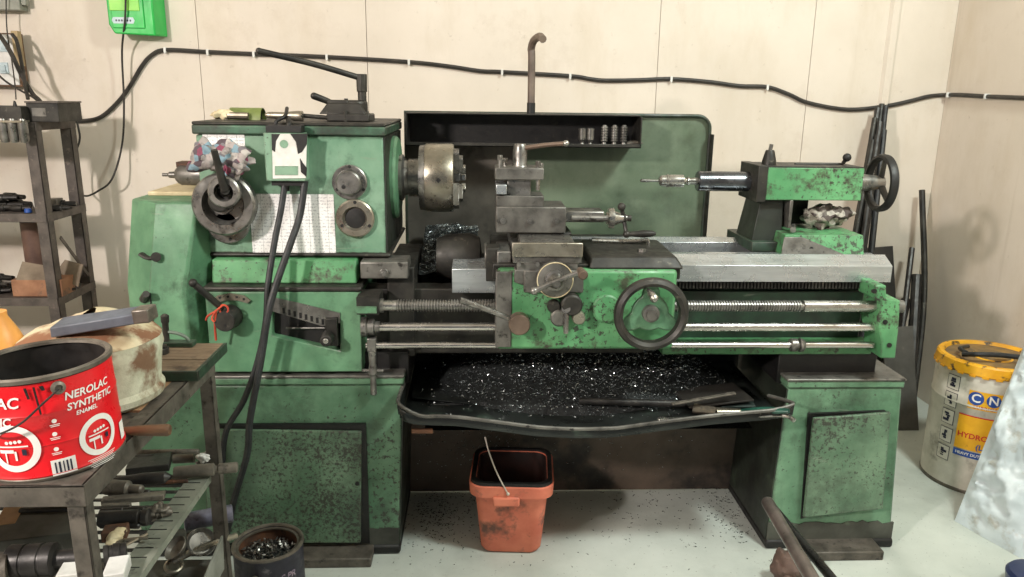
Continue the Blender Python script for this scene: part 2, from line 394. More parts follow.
# ================================================================== SETTING
WY, RX, LX, FY, CZ = 3.4, 2.07, -2.9, -2.2, 2.95
struct('floor', FLOORM, box(LX-.1, RX+.1, FY, WY+.1, -.1, 0))
struct('ceiling', CEILM, box(LX-.1, RX+.1, FY, WY+.1, CZ, CZ+.1))
seams = [LX, -2.25, -1.17, -.47, .775, 1.445, RX]
segs = [box(a+.0012, b-.0012, WY, WY+.03, 0, CZ) for a, b in zip(seams, seams[1:])]
struct('wall_back', WALL, box(LX, RX, WY+.012, WY+.1, 0, CZ), *segs)
struct('wall_right', WALL, box(RX, RX+.1, FY, WY+.1, 0, CZ))
struct('wall_left', WALL, box(LX-.1, LX, FY, WY+.1, 0, CZ))
xs = at(889, 52, WY).x
struct('trim_1', WALL, prism([(xs-.022, WY), (xs-.012, WY-.016), (xs+.016, WY-.016), (xs+.024, WY)], 0, CZ, 'XY'))

# ================================================================== LATHE
L = thing('lathe', (.15, 2.3, 0), 'long green metalworking lathe with worn paint and handwheels beside the cream wall', 'lathe')
# ---- pedestals
def pedestal(x0, x1, xt0, xt1, ztop, cover, foot, label=None):
    y0, y1 = 2.07, 2.52
    b = [(x0, y0-.01), (x1, y0-.01), (x1, y1), (x0, y1)]; t = [(xt0, y0), (xt1, y0), (xt1, y1), (xt0, y1)]
    body = hexa([(x, y, .012) for x, y in b], [(x, y, ztop-.03) for x, y in t])
    o = part('pedestal', [G_PED, BLACK], L, body, mi(box(x0-.004, x1+.004, y0-.020, y1, 0, .03), 1), bevel=.008)
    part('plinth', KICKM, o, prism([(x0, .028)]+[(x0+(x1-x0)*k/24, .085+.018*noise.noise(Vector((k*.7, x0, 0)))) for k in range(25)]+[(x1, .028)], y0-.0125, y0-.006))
    part('top_flange', [G_PED, CAST2], o, box(xt0-.003, xt1+.003, y0-.004, y1, ztop-.03, ztop-.008), mi(box(xt0-.006, xt1+.006, y0-.007, y1, ztop-.009, ztop), 1), bevel=.004)
    return o
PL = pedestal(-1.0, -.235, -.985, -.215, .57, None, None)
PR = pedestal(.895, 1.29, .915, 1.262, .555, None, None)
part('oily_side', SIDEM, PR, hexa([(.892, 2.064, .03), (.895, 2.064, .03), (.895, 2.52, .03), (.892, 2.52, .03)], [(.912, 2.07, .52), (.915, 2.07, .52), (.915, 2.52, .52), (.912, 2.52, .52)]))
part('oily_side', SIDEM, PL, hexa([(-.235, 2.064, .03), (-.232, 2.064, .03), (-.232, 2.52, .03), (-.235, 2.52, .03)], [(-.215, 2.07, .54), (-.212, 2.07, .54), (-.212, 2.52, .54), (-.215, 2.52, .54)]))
# oily kick area and rails
def quadplate(name, px, Y, th, mat, parent, lift=(0, 0, 0, 0), **k):
    pts = [at(x, y, Y-l) for (x, y), l in zip(px, lift)]
    return part(name, mat, parent, hexa([p for p in pts], [p+Vector((0, -th, 0)) for p in pts]), bevel=.003, **k)
quadplate('access_cover', [(206, 428), (362, 430), (361, 541), (208, 541)], 2.056, .012, G_COVER, PL)
part('cover_recess', BLACK, PL, box(at(212, 430, 2.06).x, at(366, 430, 2.06).x, 2.054, 2.07, at(300, 543, 2.06).z, at(300, 424, 2.06).z))
p = at(357, 484, 2.04); part('screw', BLACK, PL, cyl((p.x, 2.04, p.z), (p.x, 2.05, p.z), .006, seg=12))
quadplate('access_cover', [(812, 417), (889, 411), (881, 507), (802, 516)], 2.052, .012, G_COVER, PR, lift=(.01, .03, .012, .0), label='removable green cover plate hanging askew')
a = [at(x, y, 2.058) for x, y in [(809, 414), (886, 411), (884, 492), (801, 519)]]
part('cover_recess', BLACK, PR, hexa(a, [p+Vector((0, .01, 0)) for p in a]))
for sx, X0, X1, P_ in ((0, -.62, -.31, PL), (1, .99, 1.23, PR)):
    part('foot_bar', FRAMEM, P_, box(X0, X1, 1.985, 2.07, 0, .03), bevel=.004)
# ---- bed
bed = part('bed', [G_DARK, BLACK, CAST], L,
    box(.45, 1.16, 2.165, 2.24, .61, .84), box(.45, 1.16, 2.43, 2.5, .61, .84),
    mi(box(-.75, .5, 2.165, 2.24, .60, .80), 2), mi(box(-.75, .5, 2.43, 2.5, .60, .84), 2),
    mi(box(-.26, -.182, 2.14, 2.5, .60, .87), 2), mi(box(.6, .66, 2.2, 2.5, .62, .82), 1), mi(box(1.0, 1.16, 2.2, 2.5, .62, .84), 1),
    mi(box(-.98, -.2, 2.12, 2.5, .52, .62), 1), mi(box(.9, 1.2, 2.12, 2.5, .52, .62), 1), bevel=.004)
part('front_strip', G_DARK, bed, box(.5, 1.15, 2.15, 2.166, .625, .80), bevel=.003)  # darker green here paints in the shade on the bed front
part('lower_rail', G_BRIGHT, bed, box(.54, 1.17, 2.10, 2.16, .618, .655), bevel=.004)
x1 = at(890, 272, 2.11).x; zt, zb = at(780, 263, 2.1).z+.004, at(780, 282, 2.1).z
part('bed_way', WAYM, bed, prism([(2.10, zb), (2.10, zt-.012), (2.125, zt), (2.15, zt+.012), (2.175, zt), (2.235, zt), (2.235, zb)], .5, x1, 'YZ'), bevel=.001)
part('bed_way', WAYM, bed, prism([(2.39, zb), (2.39, zt), (2.42, zt+.012), (2.45, zt), (2.50, zt), (2.50, zb)], .3, x1-.02, 'YZ'), bevel=.001)
xl0, xl1 = at(452, 272, 2.11).x, at(486, 272, 2.11).x
part('bed_way', WAYM, bed, prism([(2.10, zb-.035), (2.10, zt-.025), (2.125, zt-.02), (2.235, zt-.02), (2.235, zb-.035)], xl0, xl1+.12, 'YZ'), bevel=.002)
part('gear_rack', CAST, bed, *[box(.5+i*.01, .505+i*.01, 2.108, 2.13, .818, .838) for i in range(62)], box(.5, 1.12, 2.115, 2.135, .815, .84))
part('gap_block', CAST2, bed, box(at(360, 268, 2.10).x, at(408, 268, 2.10).x, 2.10, 2.2, at(380, 279, 2.1).z, at(380, 262, 2.1).z), bevel=.004)
p = at(384, 273, 2.1); part('bolt', STEELD, bed, cyl((p.x, 2.10, p.z), (p.x, 2.094, p.z), .013, seg=20), cyl((p.x, 2.094, p.z), (p.x, 2.087, p.z), .008, seg=12), bevel=.001)
part('gap_floor', BLACK, bed, box(-.12, .02, 2.2, 2.45, .74, .76))
# ---- swarf in the gap
def pile(x0, x1, y0, y1, hf, nu=40, nv=30, skirt=0):
    return grid(lambda u, v: (x0+(x1-x0)*u, y0+(y1-y0)*v, hf(x0+(x1-x0)*u, y0+(y1-y0)*v)), nu, nv)
def gaph(x, y): return .825+.09*(y-2.25)/.35+.02*noise.noise(Vector((x*20, y*20, 0)))
sw = part('swarf_heap', SWARFD, None, pile(-.178, .0, 2.25, 2.60, gaph))
tag(sw, 'small heap of steel shavings in the bed gap under the chuck', 'metal shavings', kind='stuff')
def pg():
    x = random.uniform(-.175, .0); y = random.uniform(2.25, 2.60); return (x, y, gaph(x, y)+random.uniform(0, .006))
part('loose_swarf', SWARF, sw, curls(1500, pg, .010, .0012), kind='stuff')
gs_ = part('swarf_clump', SWARFD, None, lathe((at(463, 236, 2.5).x, 2.5, .845), (0, 0, 1), [(0, .05), (.06, .045), (.075, .025), (.08, 0)], 16))
tag(gs_, 'small clump of steel shavings lying behind the chuck jaws on the bed', 'metal shavings', kind='stuff')
part('loose_swarf', SWARF, gs_, curls(250, lambda: (at(463, 236, 2.5).x+random.gauss(0, .022), 2.5+random.gauss(0, .02), .923+random.uniform(-.01, .006)), .010, .0012), kind='stuff')
# ---- headstock
HX0, HX1 = at(200, 190, 2.15).x, at(385, 190, 2.15).x
hb = part('headstock', [G_HEAD, CAST], L, box(HX0, HX1, 2.15, 2.60, .905, 1.236), mi(box(HX0-.004, HX1+.012, 2.142, 2.6, .897, .909), 1), bevel=.006)
part('lid', [paint('dark green lid paint', (72, 112, 88), (48, 74, 58), (.4, .62), chips=(.62, .68)), CAST], hb, box(HX0-.006, HX1+.006, 2.14, 2.61, 1.237, 1.262), mi(box(HX0-.006, HX1+.006, 2.142, 2.608, 1.262, 1.271), 1), bevel=.005)
def disc_at(px, py, Y, prof, d=(0, -1, 0), seg=32): p = at(px, py, Y); return lathe((p.x, Y, p.z), d, prof, seg)
def ring_at(px, py, Y, prof, seg=36): p = at(px, py, Y); return ring((p.x, Y, p.z), (0, -1, 0), prof, seg)
def holes_at(px, py, Y, R, r, n, a0=math.pi/2):
    p = at(px, py, Y); return [cyl((p.x+R*math.cos(a0+6.2832*i/n), Y, p.z+R*math.sin(a0+6.2832*i/n)), (p.x+R*math.cos(a0+6.2832*i/n), Y-.002, p.z+R*math.sin(a0+6.2832*i/n)), r, seg=10) for i in range(n)]
K = pxm(2.15)
part('bearing_cap', [STEELD, BLACK], hb, disc_at(350, 182, 2.15, [(0, 17*K), (.01, 17*K), (.012, 16*K), (.012, 13*K), (.03, 12*K), (.034, 10.5*K), (.034, 0)]), *[mi(h, 1) for h in holes_at(350, 182, 2.138, 14.8*K, 1.6*K, 3)], mi(disc_at(343.5, 187, 2.116, [(0, 2*K), (.002, 2*K)], seg=10), 1))
part('sight_ring', [CHUCKM, BLACK, STEELD], hb, ring_at(355.5, 218, 2.15, [(0, 9*K), (0, 19*K), (.012, 19*K), (.015, 17.5*K), (.015, 12*K), (.008, 11*K)]), *[mi(h, 1) for h in holes_at(355.5, 218, 2.135, 15.5*K, 1.7*K, 3)], mi(disc_at(355.5, 218, 2.15, [(0, 11*K), (.004, 11*K), (.006, 8*K), (.006, 0)]), 1))
# speed dial with lever
part('flange', [STEELD, BLACK], hb, disc_at(229, 222, 2.15, [(0, 21*K), (.012, 21*K), (.014, 20*K), (.014, 12*K), (.03, 11*K), (.03, 0)]), *[mi(h, 1) for h in holes_at(229, 222, 2.136, 17*K, 1.6*K, 3, -math.pi/2)])
part('speed_dial', STEELD, hb, ring_at(227, 203, 2.12, [(0, 17*K), (0, 29*K), (.006, 30*K), (.03, 30*K), (.036, 28*K), (.036, 20*K), (.02, 17.5*K)], 48), disc_at(227, 203, 2.15, [(0, 19*K), (.03, 19*K), (.03, 10*K), (.045, 9*K), (.045, 0)]))
part('dial_knob', CAST, hb, disc_at(222, 200, 2.10, [(0, 11*K), (.02, 11*K), (.024, 9*K), (.024, 0)]))
a, b = at(214, 150, 2.02), at(225, 190, 2.05)
part('speed_lever', [CAST, STEELD], hb, tube([a, (a+b)/2, b], lambda t: .0085+.003*t, 12), mi(ring_at(226.5, 191, 2.075, [(0, 8*K), (0, 14*K), (.004, 15*K), (.022, 15*K), (.026, 13.5*K), (.026, 9*K)], 32), 1), cyl(b, at(225, 194, 2.10), .012))
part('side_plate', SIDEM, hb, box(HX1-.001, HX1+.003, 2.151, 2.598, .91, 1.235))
# plates
def plate(name, px0, py0, px1, py1, Y, th, mat, parent, **k):
    x0, x1 = at(px0, (py0+py1)/2, Y).x, at(px1, (py0+py1)/2, Y).x; z0, z1 = at((px0+px1)/2, py1, Y).z, at((px0+px1)/2, py0, Y).z
    return part(name, mat, parent, box(x0, x1, Y-th, Y, z0, z1), bevel=min(.002, th/3), **k), x0, x1, z0, z1
o, x0, x1, z0, z1 = plate('chart_plate', 251, 194, 335, 256, 2.15, .002, CHART, hb)

plate('name_plate', 203, 130, 245, 153, 2.15, .0015, CHART, hb)
p = [at(x, 132, 2.15) for x in (340, 360)]
for q in p: part('screw', BLACK, hb, cyl((q.x, 2.15, q.z), (q.x, 2.1475, q.z), .005, seg=12))
# switch box and its hanging cables
o, x0, x1, z0, z1 = plate('switch_box', 270, 132, 309, 179, 2.15, .055, G_HEAD, hb)
f1 = [at(272, 135, 2.09), at(307, 135, 2.09), at(305, 176, 2.09), at(274, 176, 2.09)]
def nb(poly, Y, th, mat, parent, name, **k):
    pts = [at(x, y, Y) for x, y in poly]; return part(name, mat, parent, prism([(q.x, q.z) for q in pts], Y, Y-th), **k)
nb([(272, 134), (307, 133.5), (306, 178), (273, 178.5)], 2.0945, .0015, WHITEL, o, 'face_label')
nb([(271.5, 134), (280, 134), (276, 141), (275, 152), (272, 150)], 2.0928, .0008, BLACK, o, 'worn_patch')
nb([(290, 133.5), (307.5, 133.5), (307, 144), (302, 152), (298, 154), (296, 142)], 2.0928, .0008, BLACK, o, 'worn_patch')
nb([(300, 158), (303, 163), (307, 168), (306.5, 177), (301, 172)], 2.0928, .0008, BLACK, o, 'worn_patch')
nb([(275, 166), (298, 166), (298, 175), (275, 175)], 2.0925, .001, G_HEAD, o, 'green_print')
part('emblem', G_HEAD, o, disc_at(284, 144, 2.093, [(0, .011), (.001, .011)], seg=16))
part('mount_bracket', BLACK, o, box(x0+.006, x1-.006, 2.10, 2.15, z1, z1+.02), tube([at(279, 133, 2.12), at(276, 122, 2.12), at(285, 116, 2.14), at(287, 108, 2.2)], .005), tube([at(287, 133, 2.11), at(289, 124, 2.11), at(288, 118, 2.15)], .007), bevel=.002)
part('bottom_gland', BLACK, o, box(x0+.01, x1-.01, 2.11, 2.145, z0-.014, z0), cyl((at(285, 184, 2.12).x, 2.125, z0-.03), (at(285, 184, 2.12).x, 2.125, z0-.01), .010), cyl((at(303, 184, 2.12).x, 2.125, z0-.03), (at(303, 184, 2.12).x, 2.125, z0-.01), .010))
part('power_cable', RUB, L, tube([at(285, 183, 2.12), at(281, 210, 2.10), at(275, 240, 2.07), at(268, 285, 2.03), at(266, 320, 2.02), at(258, 360, 2.02), at(244, 400, 2.02), at(226, 432, 2.02), at(222, 470, 2.04)], .0085))
part('power_cable', RUB, L, tube([at(305, 181, 2.12), at(300, 215, 2.10), at(290, 245, 2.06), at(276, 285, 2.02), at(268, 315, 2.00), at(261, 360, 2.0), at(250, 420, 2.0), at(247, 455, 2.01), at(234, 500, 2.03), at(226, 540, 2.05)], .0095))
# left spindle end
K2 = pxm(2.36)
part('spindle_tail', [CAST2, RUST, STEEL], hb, lathe((HX0+.01, 2.28, 1.112), (-1, 0, 0), [(0, .040), (.02, .040), (.02, .030), (.035, .030), (.105, .030), (.112, .026), (.12, .018), (.122, .010), (.14, .009), (.145, .005), (.160, .005), (.162, 0)], 28), mi(box(HX0-.105, HX0-.01, 2.27, 2.32, 1.135, 1.150), 1))
# ---- gear selector on the lid
mt = [at(367, 118, 2.3)]
p0 = at(345, 118, 2.30)
lz = 1.271
part('selector_base', CAST, hb, box(at(330, 110, 2.3).x, at(372, 110, 2.3).x, 2.24, 2.36, lz, lz+.022), hexa([(at(x, 110, 2.3).x, y, lz+.02) for x, y in ((322, 2.25), (368, 2.25), (368, 2.35), (322, 2.35))], [(at(x, 110, 2.3).x, y, lz+.052) for x, y in ((330, 2.265), (362, 2.265), (362, 2.33), (330, 2.33))]), lathe((at(356, 105, 2.3).x, 2.3, lz), (0, 0, 1), [(0, .045), (.02, .045), (.025, .034), (.055, .034), (.06, .028)]), box(at(313+20, 105, 2.3).x-.012, at(350, 105, 2.3).x, 2.27, 2.31, lz+.03, lz+.06), bevel=.005)
p = at(362, 112, 2.3); q = at(363, 74, 2.3)
b0 = Vector((p.x+.002, 2.3, lz+.05)); b1 = Vector((p.x+.002, 2.3, q.z))
part('selector_post', CAST, hb, cyl(b0, b1-Vector((0, 0, .045)), .0125), cyl(b1-Vector((0, 0, .05)), b1, .0155, .0165, 8), bevel=.002)
e = at(259, 51, 2.2)
part('selector_bar', CAST, hb, tube([b1-Vector((0, 0, .012)), (b1+e)/2-Vector((0, 0, .002)), e], .0085, 12), ball(e, .009))
part('short_lever', CAST, hb, tube([at(337, 106, 2.28), at(327, 101, 2.28), at(314, 96, 2.27)], lambda t: .008+.002*t, 12), ball(at(314, 96, 2.27), .010))
p = at(344, 116, 2.22); part('bolt', CAST, hb, cyl((p.x, 2.245, lz), (p.x, 2.245, lz+.03), .006, seg=6))
part('bolt', CAST, hb, cyl((p.x-.004, 2.29, lz+.04), (p.x-.004, 2.29, lz+.064), .006, seg=6))
# ---- spindle nose, chuck
part('nose_flange', G_MID, hb, lathe((HX1, 2.36, 1.102), (1, 0, 0), [(0, .125), (.012, .125), (.02, .118), (.022, .095), (.022, 0)], 40))
part('spindle_nose', [STEELD, BLACK, STEEL], L, lathe((HX1+.02, 2.36, 1.102), (1, 0, 0), [(0, .07), (.012, .07), (.018, .055), (.03, .052), (.03, .058), (.075, .058), (.075, .05), (.09, .05)], 36))
cx0, cx1 = at(425, 177, 2.36).x, at(455, 177, 2.36).x
ck = part('chuck', [CHUCKM, STEELD], L, mi(lathe((cx0-.014, 2.36, 1.102), (1, 0, 0), [(0, .06), (0, .098), (.016, .100), (.017, .100)], 48), 1), lathe((cx0+.003, 2.36, 1.102), (1, 0, 0), [(0, .102), (.004, .104), (cx1-cx0-.012, .104), (cx1-cx0-.006, .1), (cx1-cx0-.006, .02), (cx1-cx0-.03, .02)], 48))
for i in range(3):
    a = math.radians(62+120*i); u = Vector((0, -math.cos(a), math.sin(a)))
    c = Vector((cx1, 2.36, 1.102))
    w = Vector((1, 0, 0))
    part('jaw', [STEELD, STEEL], ck, obox(c+u*.06+w*.004, u, .075, .026, .02, up=w), obox(c+u*.05+w*.016, u, .05, .022, .018, up=w), mi(obox(c+u*.032+w*.026, u, .022, .02, .014, up=w), 1), bevel=.002)
    a2 = a+math.radians(60); u2 = Vector((0, -math.cos(a2), math.sin(a2))); cc = Vector(((cx0+cx1)/2, 2.36, 1.102))+u2*.098
    part('key_socket', BLACK, ck, cyl(cc, cc+u2*.008, .008, seg=4))
# ---- left cover (gear guard)
gx0, gxm, gx1 = at(120, 285, 2.1).x, at(150, 285, 2.06).x, at(203, 285, 2.06).x
zt_, zb_ = 1.072, .30
poly_t = [(gx0+.03, 2.16), (gxm+.022, 2.10), (gx1-.025, 2.10), (gx1-.012, 2.5), (gx0+.03, 2.5)]
poly_m = [(gx0+.0, 2.14), (gxm, 2.05), (gx1-.002, 2.05), (gx1-.002, 2.5), (gx0, 2.5)]
def loft(rings):
    n = len(rings[0]); V = [Vector(p) for r in rings for p in r]; f = [tuple(range(n))[::-1], tuple(range((len(rings)-1)*n, len(rings)*n))]
    for k in range(len(rings)-1):
        for i in range(n): j = (i+1) % n; f.append((k*n+i, k*n+j, (k+1)*n+j, (k+1)*n+i))
    return V, f
zc = at(160, 293, 2.05).z
zt_ = 1.058
poly_b = [(gx0, 2.14), (gxm, 2.05), (at(190, 350, 2.05).x, 2.05), (gx1-.002, 2.10), (gx1-.002, 2.5), (gx0, 2.5)]
poly_m = [(gx0, 2.14), (gxm, 2.05), (at(184, 293, 2.05).x, 2.05), (gx1-.002, 2.14), (gx1-.002, 2.5), (gx0, 2.5)]
poly_t = [(gx0+.03, 2.16), (gxm+.022, 2.10), (at(197, 196, 2.10).x, 2.10), (gx1-.004, 2.13), (gx1-.004, 2.5), (gx0+.03, 2.5)]
gc = part('gear_cover', G_MID, L, loft([[(x, y, .57) for x, y in poly_b], [(x, y, zc) for x, y in poly_m], [(x, y, zt_) for x, y in poly_t]]), bevel=.007)
part('cover_top', TAN, gc, box(gx0+.05, gx1-.03, 2.22, 2.46, zt_, zt_+.012), bevel=.003, label='dusty tan top plate')
pp = at(150, 257, 2.07); part('latch', CAST, gc, tube([at(141, 254, 2.085), at(149, 258, 2.075), at(160, 257, 2.07)], .011, 10, flat=.5), cyl(at(156, 257, 2.095), at(156, 257, 2.055), .013))
part('panel_seam', BLACK, gc, box(gxm+.0, gxm+.003, 2.049, 2.06, .58, zc))
part('bolt', CAST, gc, cyl(at(144, 299, 2.07), at(146, 294, 2.02), .012, .009))
# ---- feed gearbox
bx0, bx1 = at(205, 300, 2.07).x, at(361, 320, 2.07).x
zg0, zg1, zgt = .578, at(280, 289, 2.07).z, .895
gb = part('feed_gearbox', [G_BRIGHT, G_MID, CAST], L,
    prism([(2.105, zg1+.006), (2.118, zgt), (2.5, zgt), (2.5, zg1+.006)], bx0+.01, bx1-.014, 'YZ'),
    mi(box(bx0-.005, bx1+.004, 2.068, 2.45, zg1-.008, zg1+.006), 2),
    mi(box(bx0, bx1, 2.10, 2.45, zg0+.006, zg1-.008), 1), bevel=.005)
ipx = [(272, 298), (340, 314), (340, 351), (272, 336)]
ip = [at(x, y, 2.07) for x, y in ipx]
inner = [(p.x, p.z) for p in ip]
part('front_panel', G_MID, gb, holed([(bx0, zg1-.008), (bx1, zg1-.008), (bx1, zg0), (bx0, zg0)], inner, 2.07, 2.105), bevel=.004)
part('pocket', BLACK, gb, prism([(a, b) for a, b in [(inner[0][0]-.002, inner[0][1]+.002), (inner[1][0]+.002, inner[1][1]+.002), (inner[2][0]+.002, inner[2][1]-.002), (inner[3][0]-.002, inner[3][1]-.002)]], 2.0985, 2.103))
nbp = [at(x, y, 2.07) for x, y in [(272, 297), (300, 303), (340, 313), (340, 323), (322, 326), (272, 311)]]
npl = part('notched_plate', [STEELD, BLACK], gb, prism([(p.x, p.z) for p in nbp], 2.069, 2.078), *[mi(hexa([(q.x-.0035, 2.068, q.z-.016), (q.x+.0035, 2.068, q.z-.016), (q.x+.0035, 2.0695, q.z-.016), (q.x-.0035, 2.0695, q.z-.016)], [(q.x-.0035, 2.0675, q.z), (q.x+.0035, 2.0675, q.z), (q.x+.0035, 2.0695, q.z), (q.x-.0035, 2.0695, q.z)]), 1) for q in [at(283.5+5.6*i, 308+1.6*i, 2.068) for i in range(8)]])
part('tumbler_bar', STEELD, gb, cyl(at(286, 328, 2.09), at(325, 328, 2.09), .003, seg=8))
p = at(327, 339, 2.03); part('tumbler_knob', [CAST, STEEL], gb, cyl(at(330, 333, 2.09), at(327, 339, 2.04), .016), box(at(326, 330, 2.06).x, at(338, 330, 2.06).x, 2.05, 2.09, at(330, 345, 2.06).z, at(330, 318, 2.06).z), cyl((p.x, 2.06, p.z), (p.x, 2.01, p.z), .019, .017, ch=.003), mi(cyl((p.x, 2.011, p.z), (p.x, 2.008, p.z), .008, seg=14), 1), bevel=.003)
sp = [at(x, y, 2.068) for x, y in [(212, 300), (218, 295), (230, 293), (244, 295), (251, 300), (248, 303), (238, 300), (226, 300), (216, 303)]]
o = part('index_plate', [CHUCKM, BLACK], gb, prism([(p.x, p.z) for p in sp], 2.063, 2.07), *[mi(disc_at(x, y, 2.064, [(0, .0035), (.002, .0035)], seg=10), 1) for x, y in ((220, 297.5), (228, 296.5), (237, 297), (244, 299))])
p = at(229, 316, 2.07); part('feed_knob', [CAST, BLACK], gb, lathe((p.x+.004, 2.07, p.z), (0, -1, 0), [(0, .034), (.012, .034), (.02, .030), (.05, .030), (.055, .027), (.055, 0)]), mi(lathe((p.x+.006, 2.0155, p.z-.01), (0, -1, 0), [(0, .004), (.001, .004)], 10), 1))
part('feed_lever', CAST, gb, tube([at(222, 308, 2.03), at(208, 296, 2.0), at(193, 283, 1.98)], .0095, 12), ball(at(193, 283, 1.98), .0115))
part('red_cord', REDC, gb, tube([at(222, 306, 2.015), at(216, 311, 2.01), at(212, 318, 2.01), at(214, 322, 2.01)], .0025), tube([at(216, 310, 2.012), at(215, 325, 2.02), at(216, 340, 2.03)], .0032), tube([at(216, 311, 2.012), at(208, 316, 2.02), at(206, 320, 2.03)], .003), ring_at(224, 309, 2.02, [(0, .010), (0, .014), (.004, .014), (.004, .010)], 16))
# ---- screws and rods
XR = at(868, 306, 2.05).x
xA = at(361, 305, 2.05).x
def threads(x0, x1, y, z, R, pitch):
    prof = [(0, R*.7)]; n = int((x1-x0)/pitch)
    for i in range(n):
        t = i*pitch; prof += [(t+.1*pitch, R*.78), (t+.25*pitch, R), (t+.6*pitch, R), (t+.75*pitch, R*.78)]
    prof.append((x1-x0, R*.7)); return lathe((x0, y, z), (1, 0, 0), prof, 16)
lzz, fz, cz = .781, .719, .665
part('lead_screw', [STEELD, STEEL, G_MID, CAST], L, threads(at(397, 305, 2.05).x, .56, 2.05, lzz, .0175, .0078), threads(.55, at(803, 306, 2.05).x, 2.05, lzz, .0165, .0078),
     mi(cyl((at(803, 306, 2.05).x, 2.05, lzz), (XR+.03, 2.05, lzz), .0165), 1), mi(cyl((xA+.03, 2.05, lzz), (at(397, 305, 2.05).x, 2.05, lzz), .0155), 1),
     mi(box(at(358, 300, 2.05).x, at(380, 300, 2.05).x, 2.02, 2.12, lzz-.018, lzz+.03), 3), mi(box(at(358, 300, 2.05).x, at(378, 300, 2.05).x, 2.012, 2.08, lzz-.012, lzz+.006), 2), mi(cyl((xA+.05, 2.05, lzz), (xA+.062, 2.05, lzz), .02), 0))
part('feed_rod', [RODM, STEELD], L, cyl((xA, 2.05, fz), (XR+.03, 2.05, fz), .0125), mi(lathe((xA, 2.05, fz), (1, 0, 0), [(0, .028), (.014, .028), (.018, .022), (.034, .022), (.036, .016), (.05, .016)]), 1), mi(cyl((at(470, 327, 2.05).x, 2.05, fz), (.06, 2.05, fz), .0105), 1))
cr = part('control_rod', [RODM, STEELD], L, cyl((xA+.01, 2.05, cz), (XR+.03, 2.05, cz), .0095), mi(cyl((at(790, 345, 2.05).x, 2.05, cz), (at(797, 345, 2.05).x, 2.05, cz), .019, ch=.002), 1), mi(cyl((at(799, 345, 2.05).x, 2.05, cz), (at(804, 345, 2.05).x, 2.05, cz), .021, .017, ch=.002), 1))
q = at(372, 350, 2.045)
part('start_lever', [STEELD, STEEL], L, box(q.x-.012, q.x+.012, 2.035, 2.065, cz-.015, cz+.024), lathe((q.x, 2.05, cz-.015), (0, 0, -1), [(0, .012), (.04, .010), (.055, .013), (.07, .013), (.075, .008), (.13, .010), (.135, .006)], 14), cyl((q.x-.03, 2.05, cz-.075), (q.x+.03, 2.05, cz-.075), .005), bevel=.002)
# right end bracket
bp = [at(x, y, 2.03) for x, y in [(873, 284), (884, 284), (884, 297), (898, 299), (896, 330), (893, 357), (878, 357), (879, 340), (875, 322), (879, 300), (873, 299)]]
br = part('end_bracket', G_BRIGHT, L, prism([(p.x, p.z) for p in bp], 2.015, 2.12), bevel=.005)
for px, py in ((885, 322), (889, 345), (874, 291)):
    p = at(px, py, 2.015); part('bolt', BLACK, br, cyl((p.x, 2.016, p.z), (p.x, 2.012, p.z), .007, seg=12))
part('bearing_boss', CAST2, br, cyl((XR+.05, 2.05, lzz), (XR+.10, 2.05, lzz), .022, .018))
part('pulley', CAST, br, cyl((XR+.07, 2.09, fz-.055), (XR+.10, 2.09, fz-.055), .045, ch=.004))
part('switch_box', CAST, br, box(XR+.10, XR+.17, 2.20, 2.30, .66, .75), bevel=.004)
# ---- chip tray
def tz(x): 
    P = [(-.215, .52), (-.2, .505), (-.17, .496), (-.06, .492), (.06, .475), (.16, .460), (.26, .453), (.38, .454), (.52, .474), (.66, .492), (.80, .504), (.865, .512), (.885, .52)]
    for (a, b), (c, d) in zip(P, P[1:]):
        if x <= c: return b+(d-b)*(x-a)/(c-a)
    return P[-1][1]
n = 44; X0t, X1t = -.212, .885
V = []; Fc = []
prof = lambda z: [(2.50, .50), (2.44, .46), (2.05, min(.455, z-.03)), (1.975, z-.032), (1.955, z-.028), (1.95, z)]
for i in range(n+1):
    x = X0t+(X1t-X0t)*i/n
    for y, z in prof(tz(x)): V.append(Vector((x, y, z)))
for i in range(n):
    for j in range(5): Fc.append((i*6+j, (i+1)*6+j, (i+1)*6+j+1, i*6+j+1))
tr = part('chip_tray', TRAYM, L, (V, Fc), solid=.004)
xs_ = [X0t+(X1t-X0t)*i/20 for i in range(21)]
part('tray_rim', CAST2, tr, tube([(X0t-.002, 2.1, .53), (X0t-.006, 2.02, .53), (X0t-.002, 1.965, tz(X0t)+.005)]+[(x, 1.95, tz(x)) for x in xs_[1:-1]]+[(X1t, 1.957, tz(X1t)), (X1t-.004, 2.0, .515), (X1t-.03, 2.06, .505)], .0055, n=3))
part('front_lip', TRAYG, tr, grid(lambda u, v: (X0t+.01+(X1t-X0t-.02)*u, 1.951+.012*v, tz(X0t+.01+(X1t-X0t-.02)*u)-.002-.030*v), 40, 2), solid=.004)
part('rust_patch', RUST, tr, obox((at(422, 432, 1.96).x, 1.966, at(422, 432, 1.96).z), (1, 0, 0), .06, .01, .014), bevel=.003)
part('side_wall', TRAYM, tr, hexa([(X0t-.006, 1.97, .49), (X0t+.0, 1.97, .49), (X0t, 2.48, .49), (X0t-.006, 2.48, .49)], [(X0t-.008, 1.96, .52), (X0t-.002, 1.96, .52), (X0t-.002, 2.48, .54), (X0t-.008, 2.48, .54)]))
# board closing the gap between the pedestals
part('rear_apron_sheet', [BOARDB, BLACK], L, box(-.24, .90, 2.41, 2.43, .01, .44), mi(box(-.24, .90, 2.455, 2.49, .44, .66), 1))
part('board_swarf', SWARF, L, curls(900, lambda: (random.choice((random.gauss(.0, .12), random.uniform(-.2, .8))), 2.405, min(.44, .02+abs(random.gauss(.3, .13)))), .010, .0011), kind='stuff')
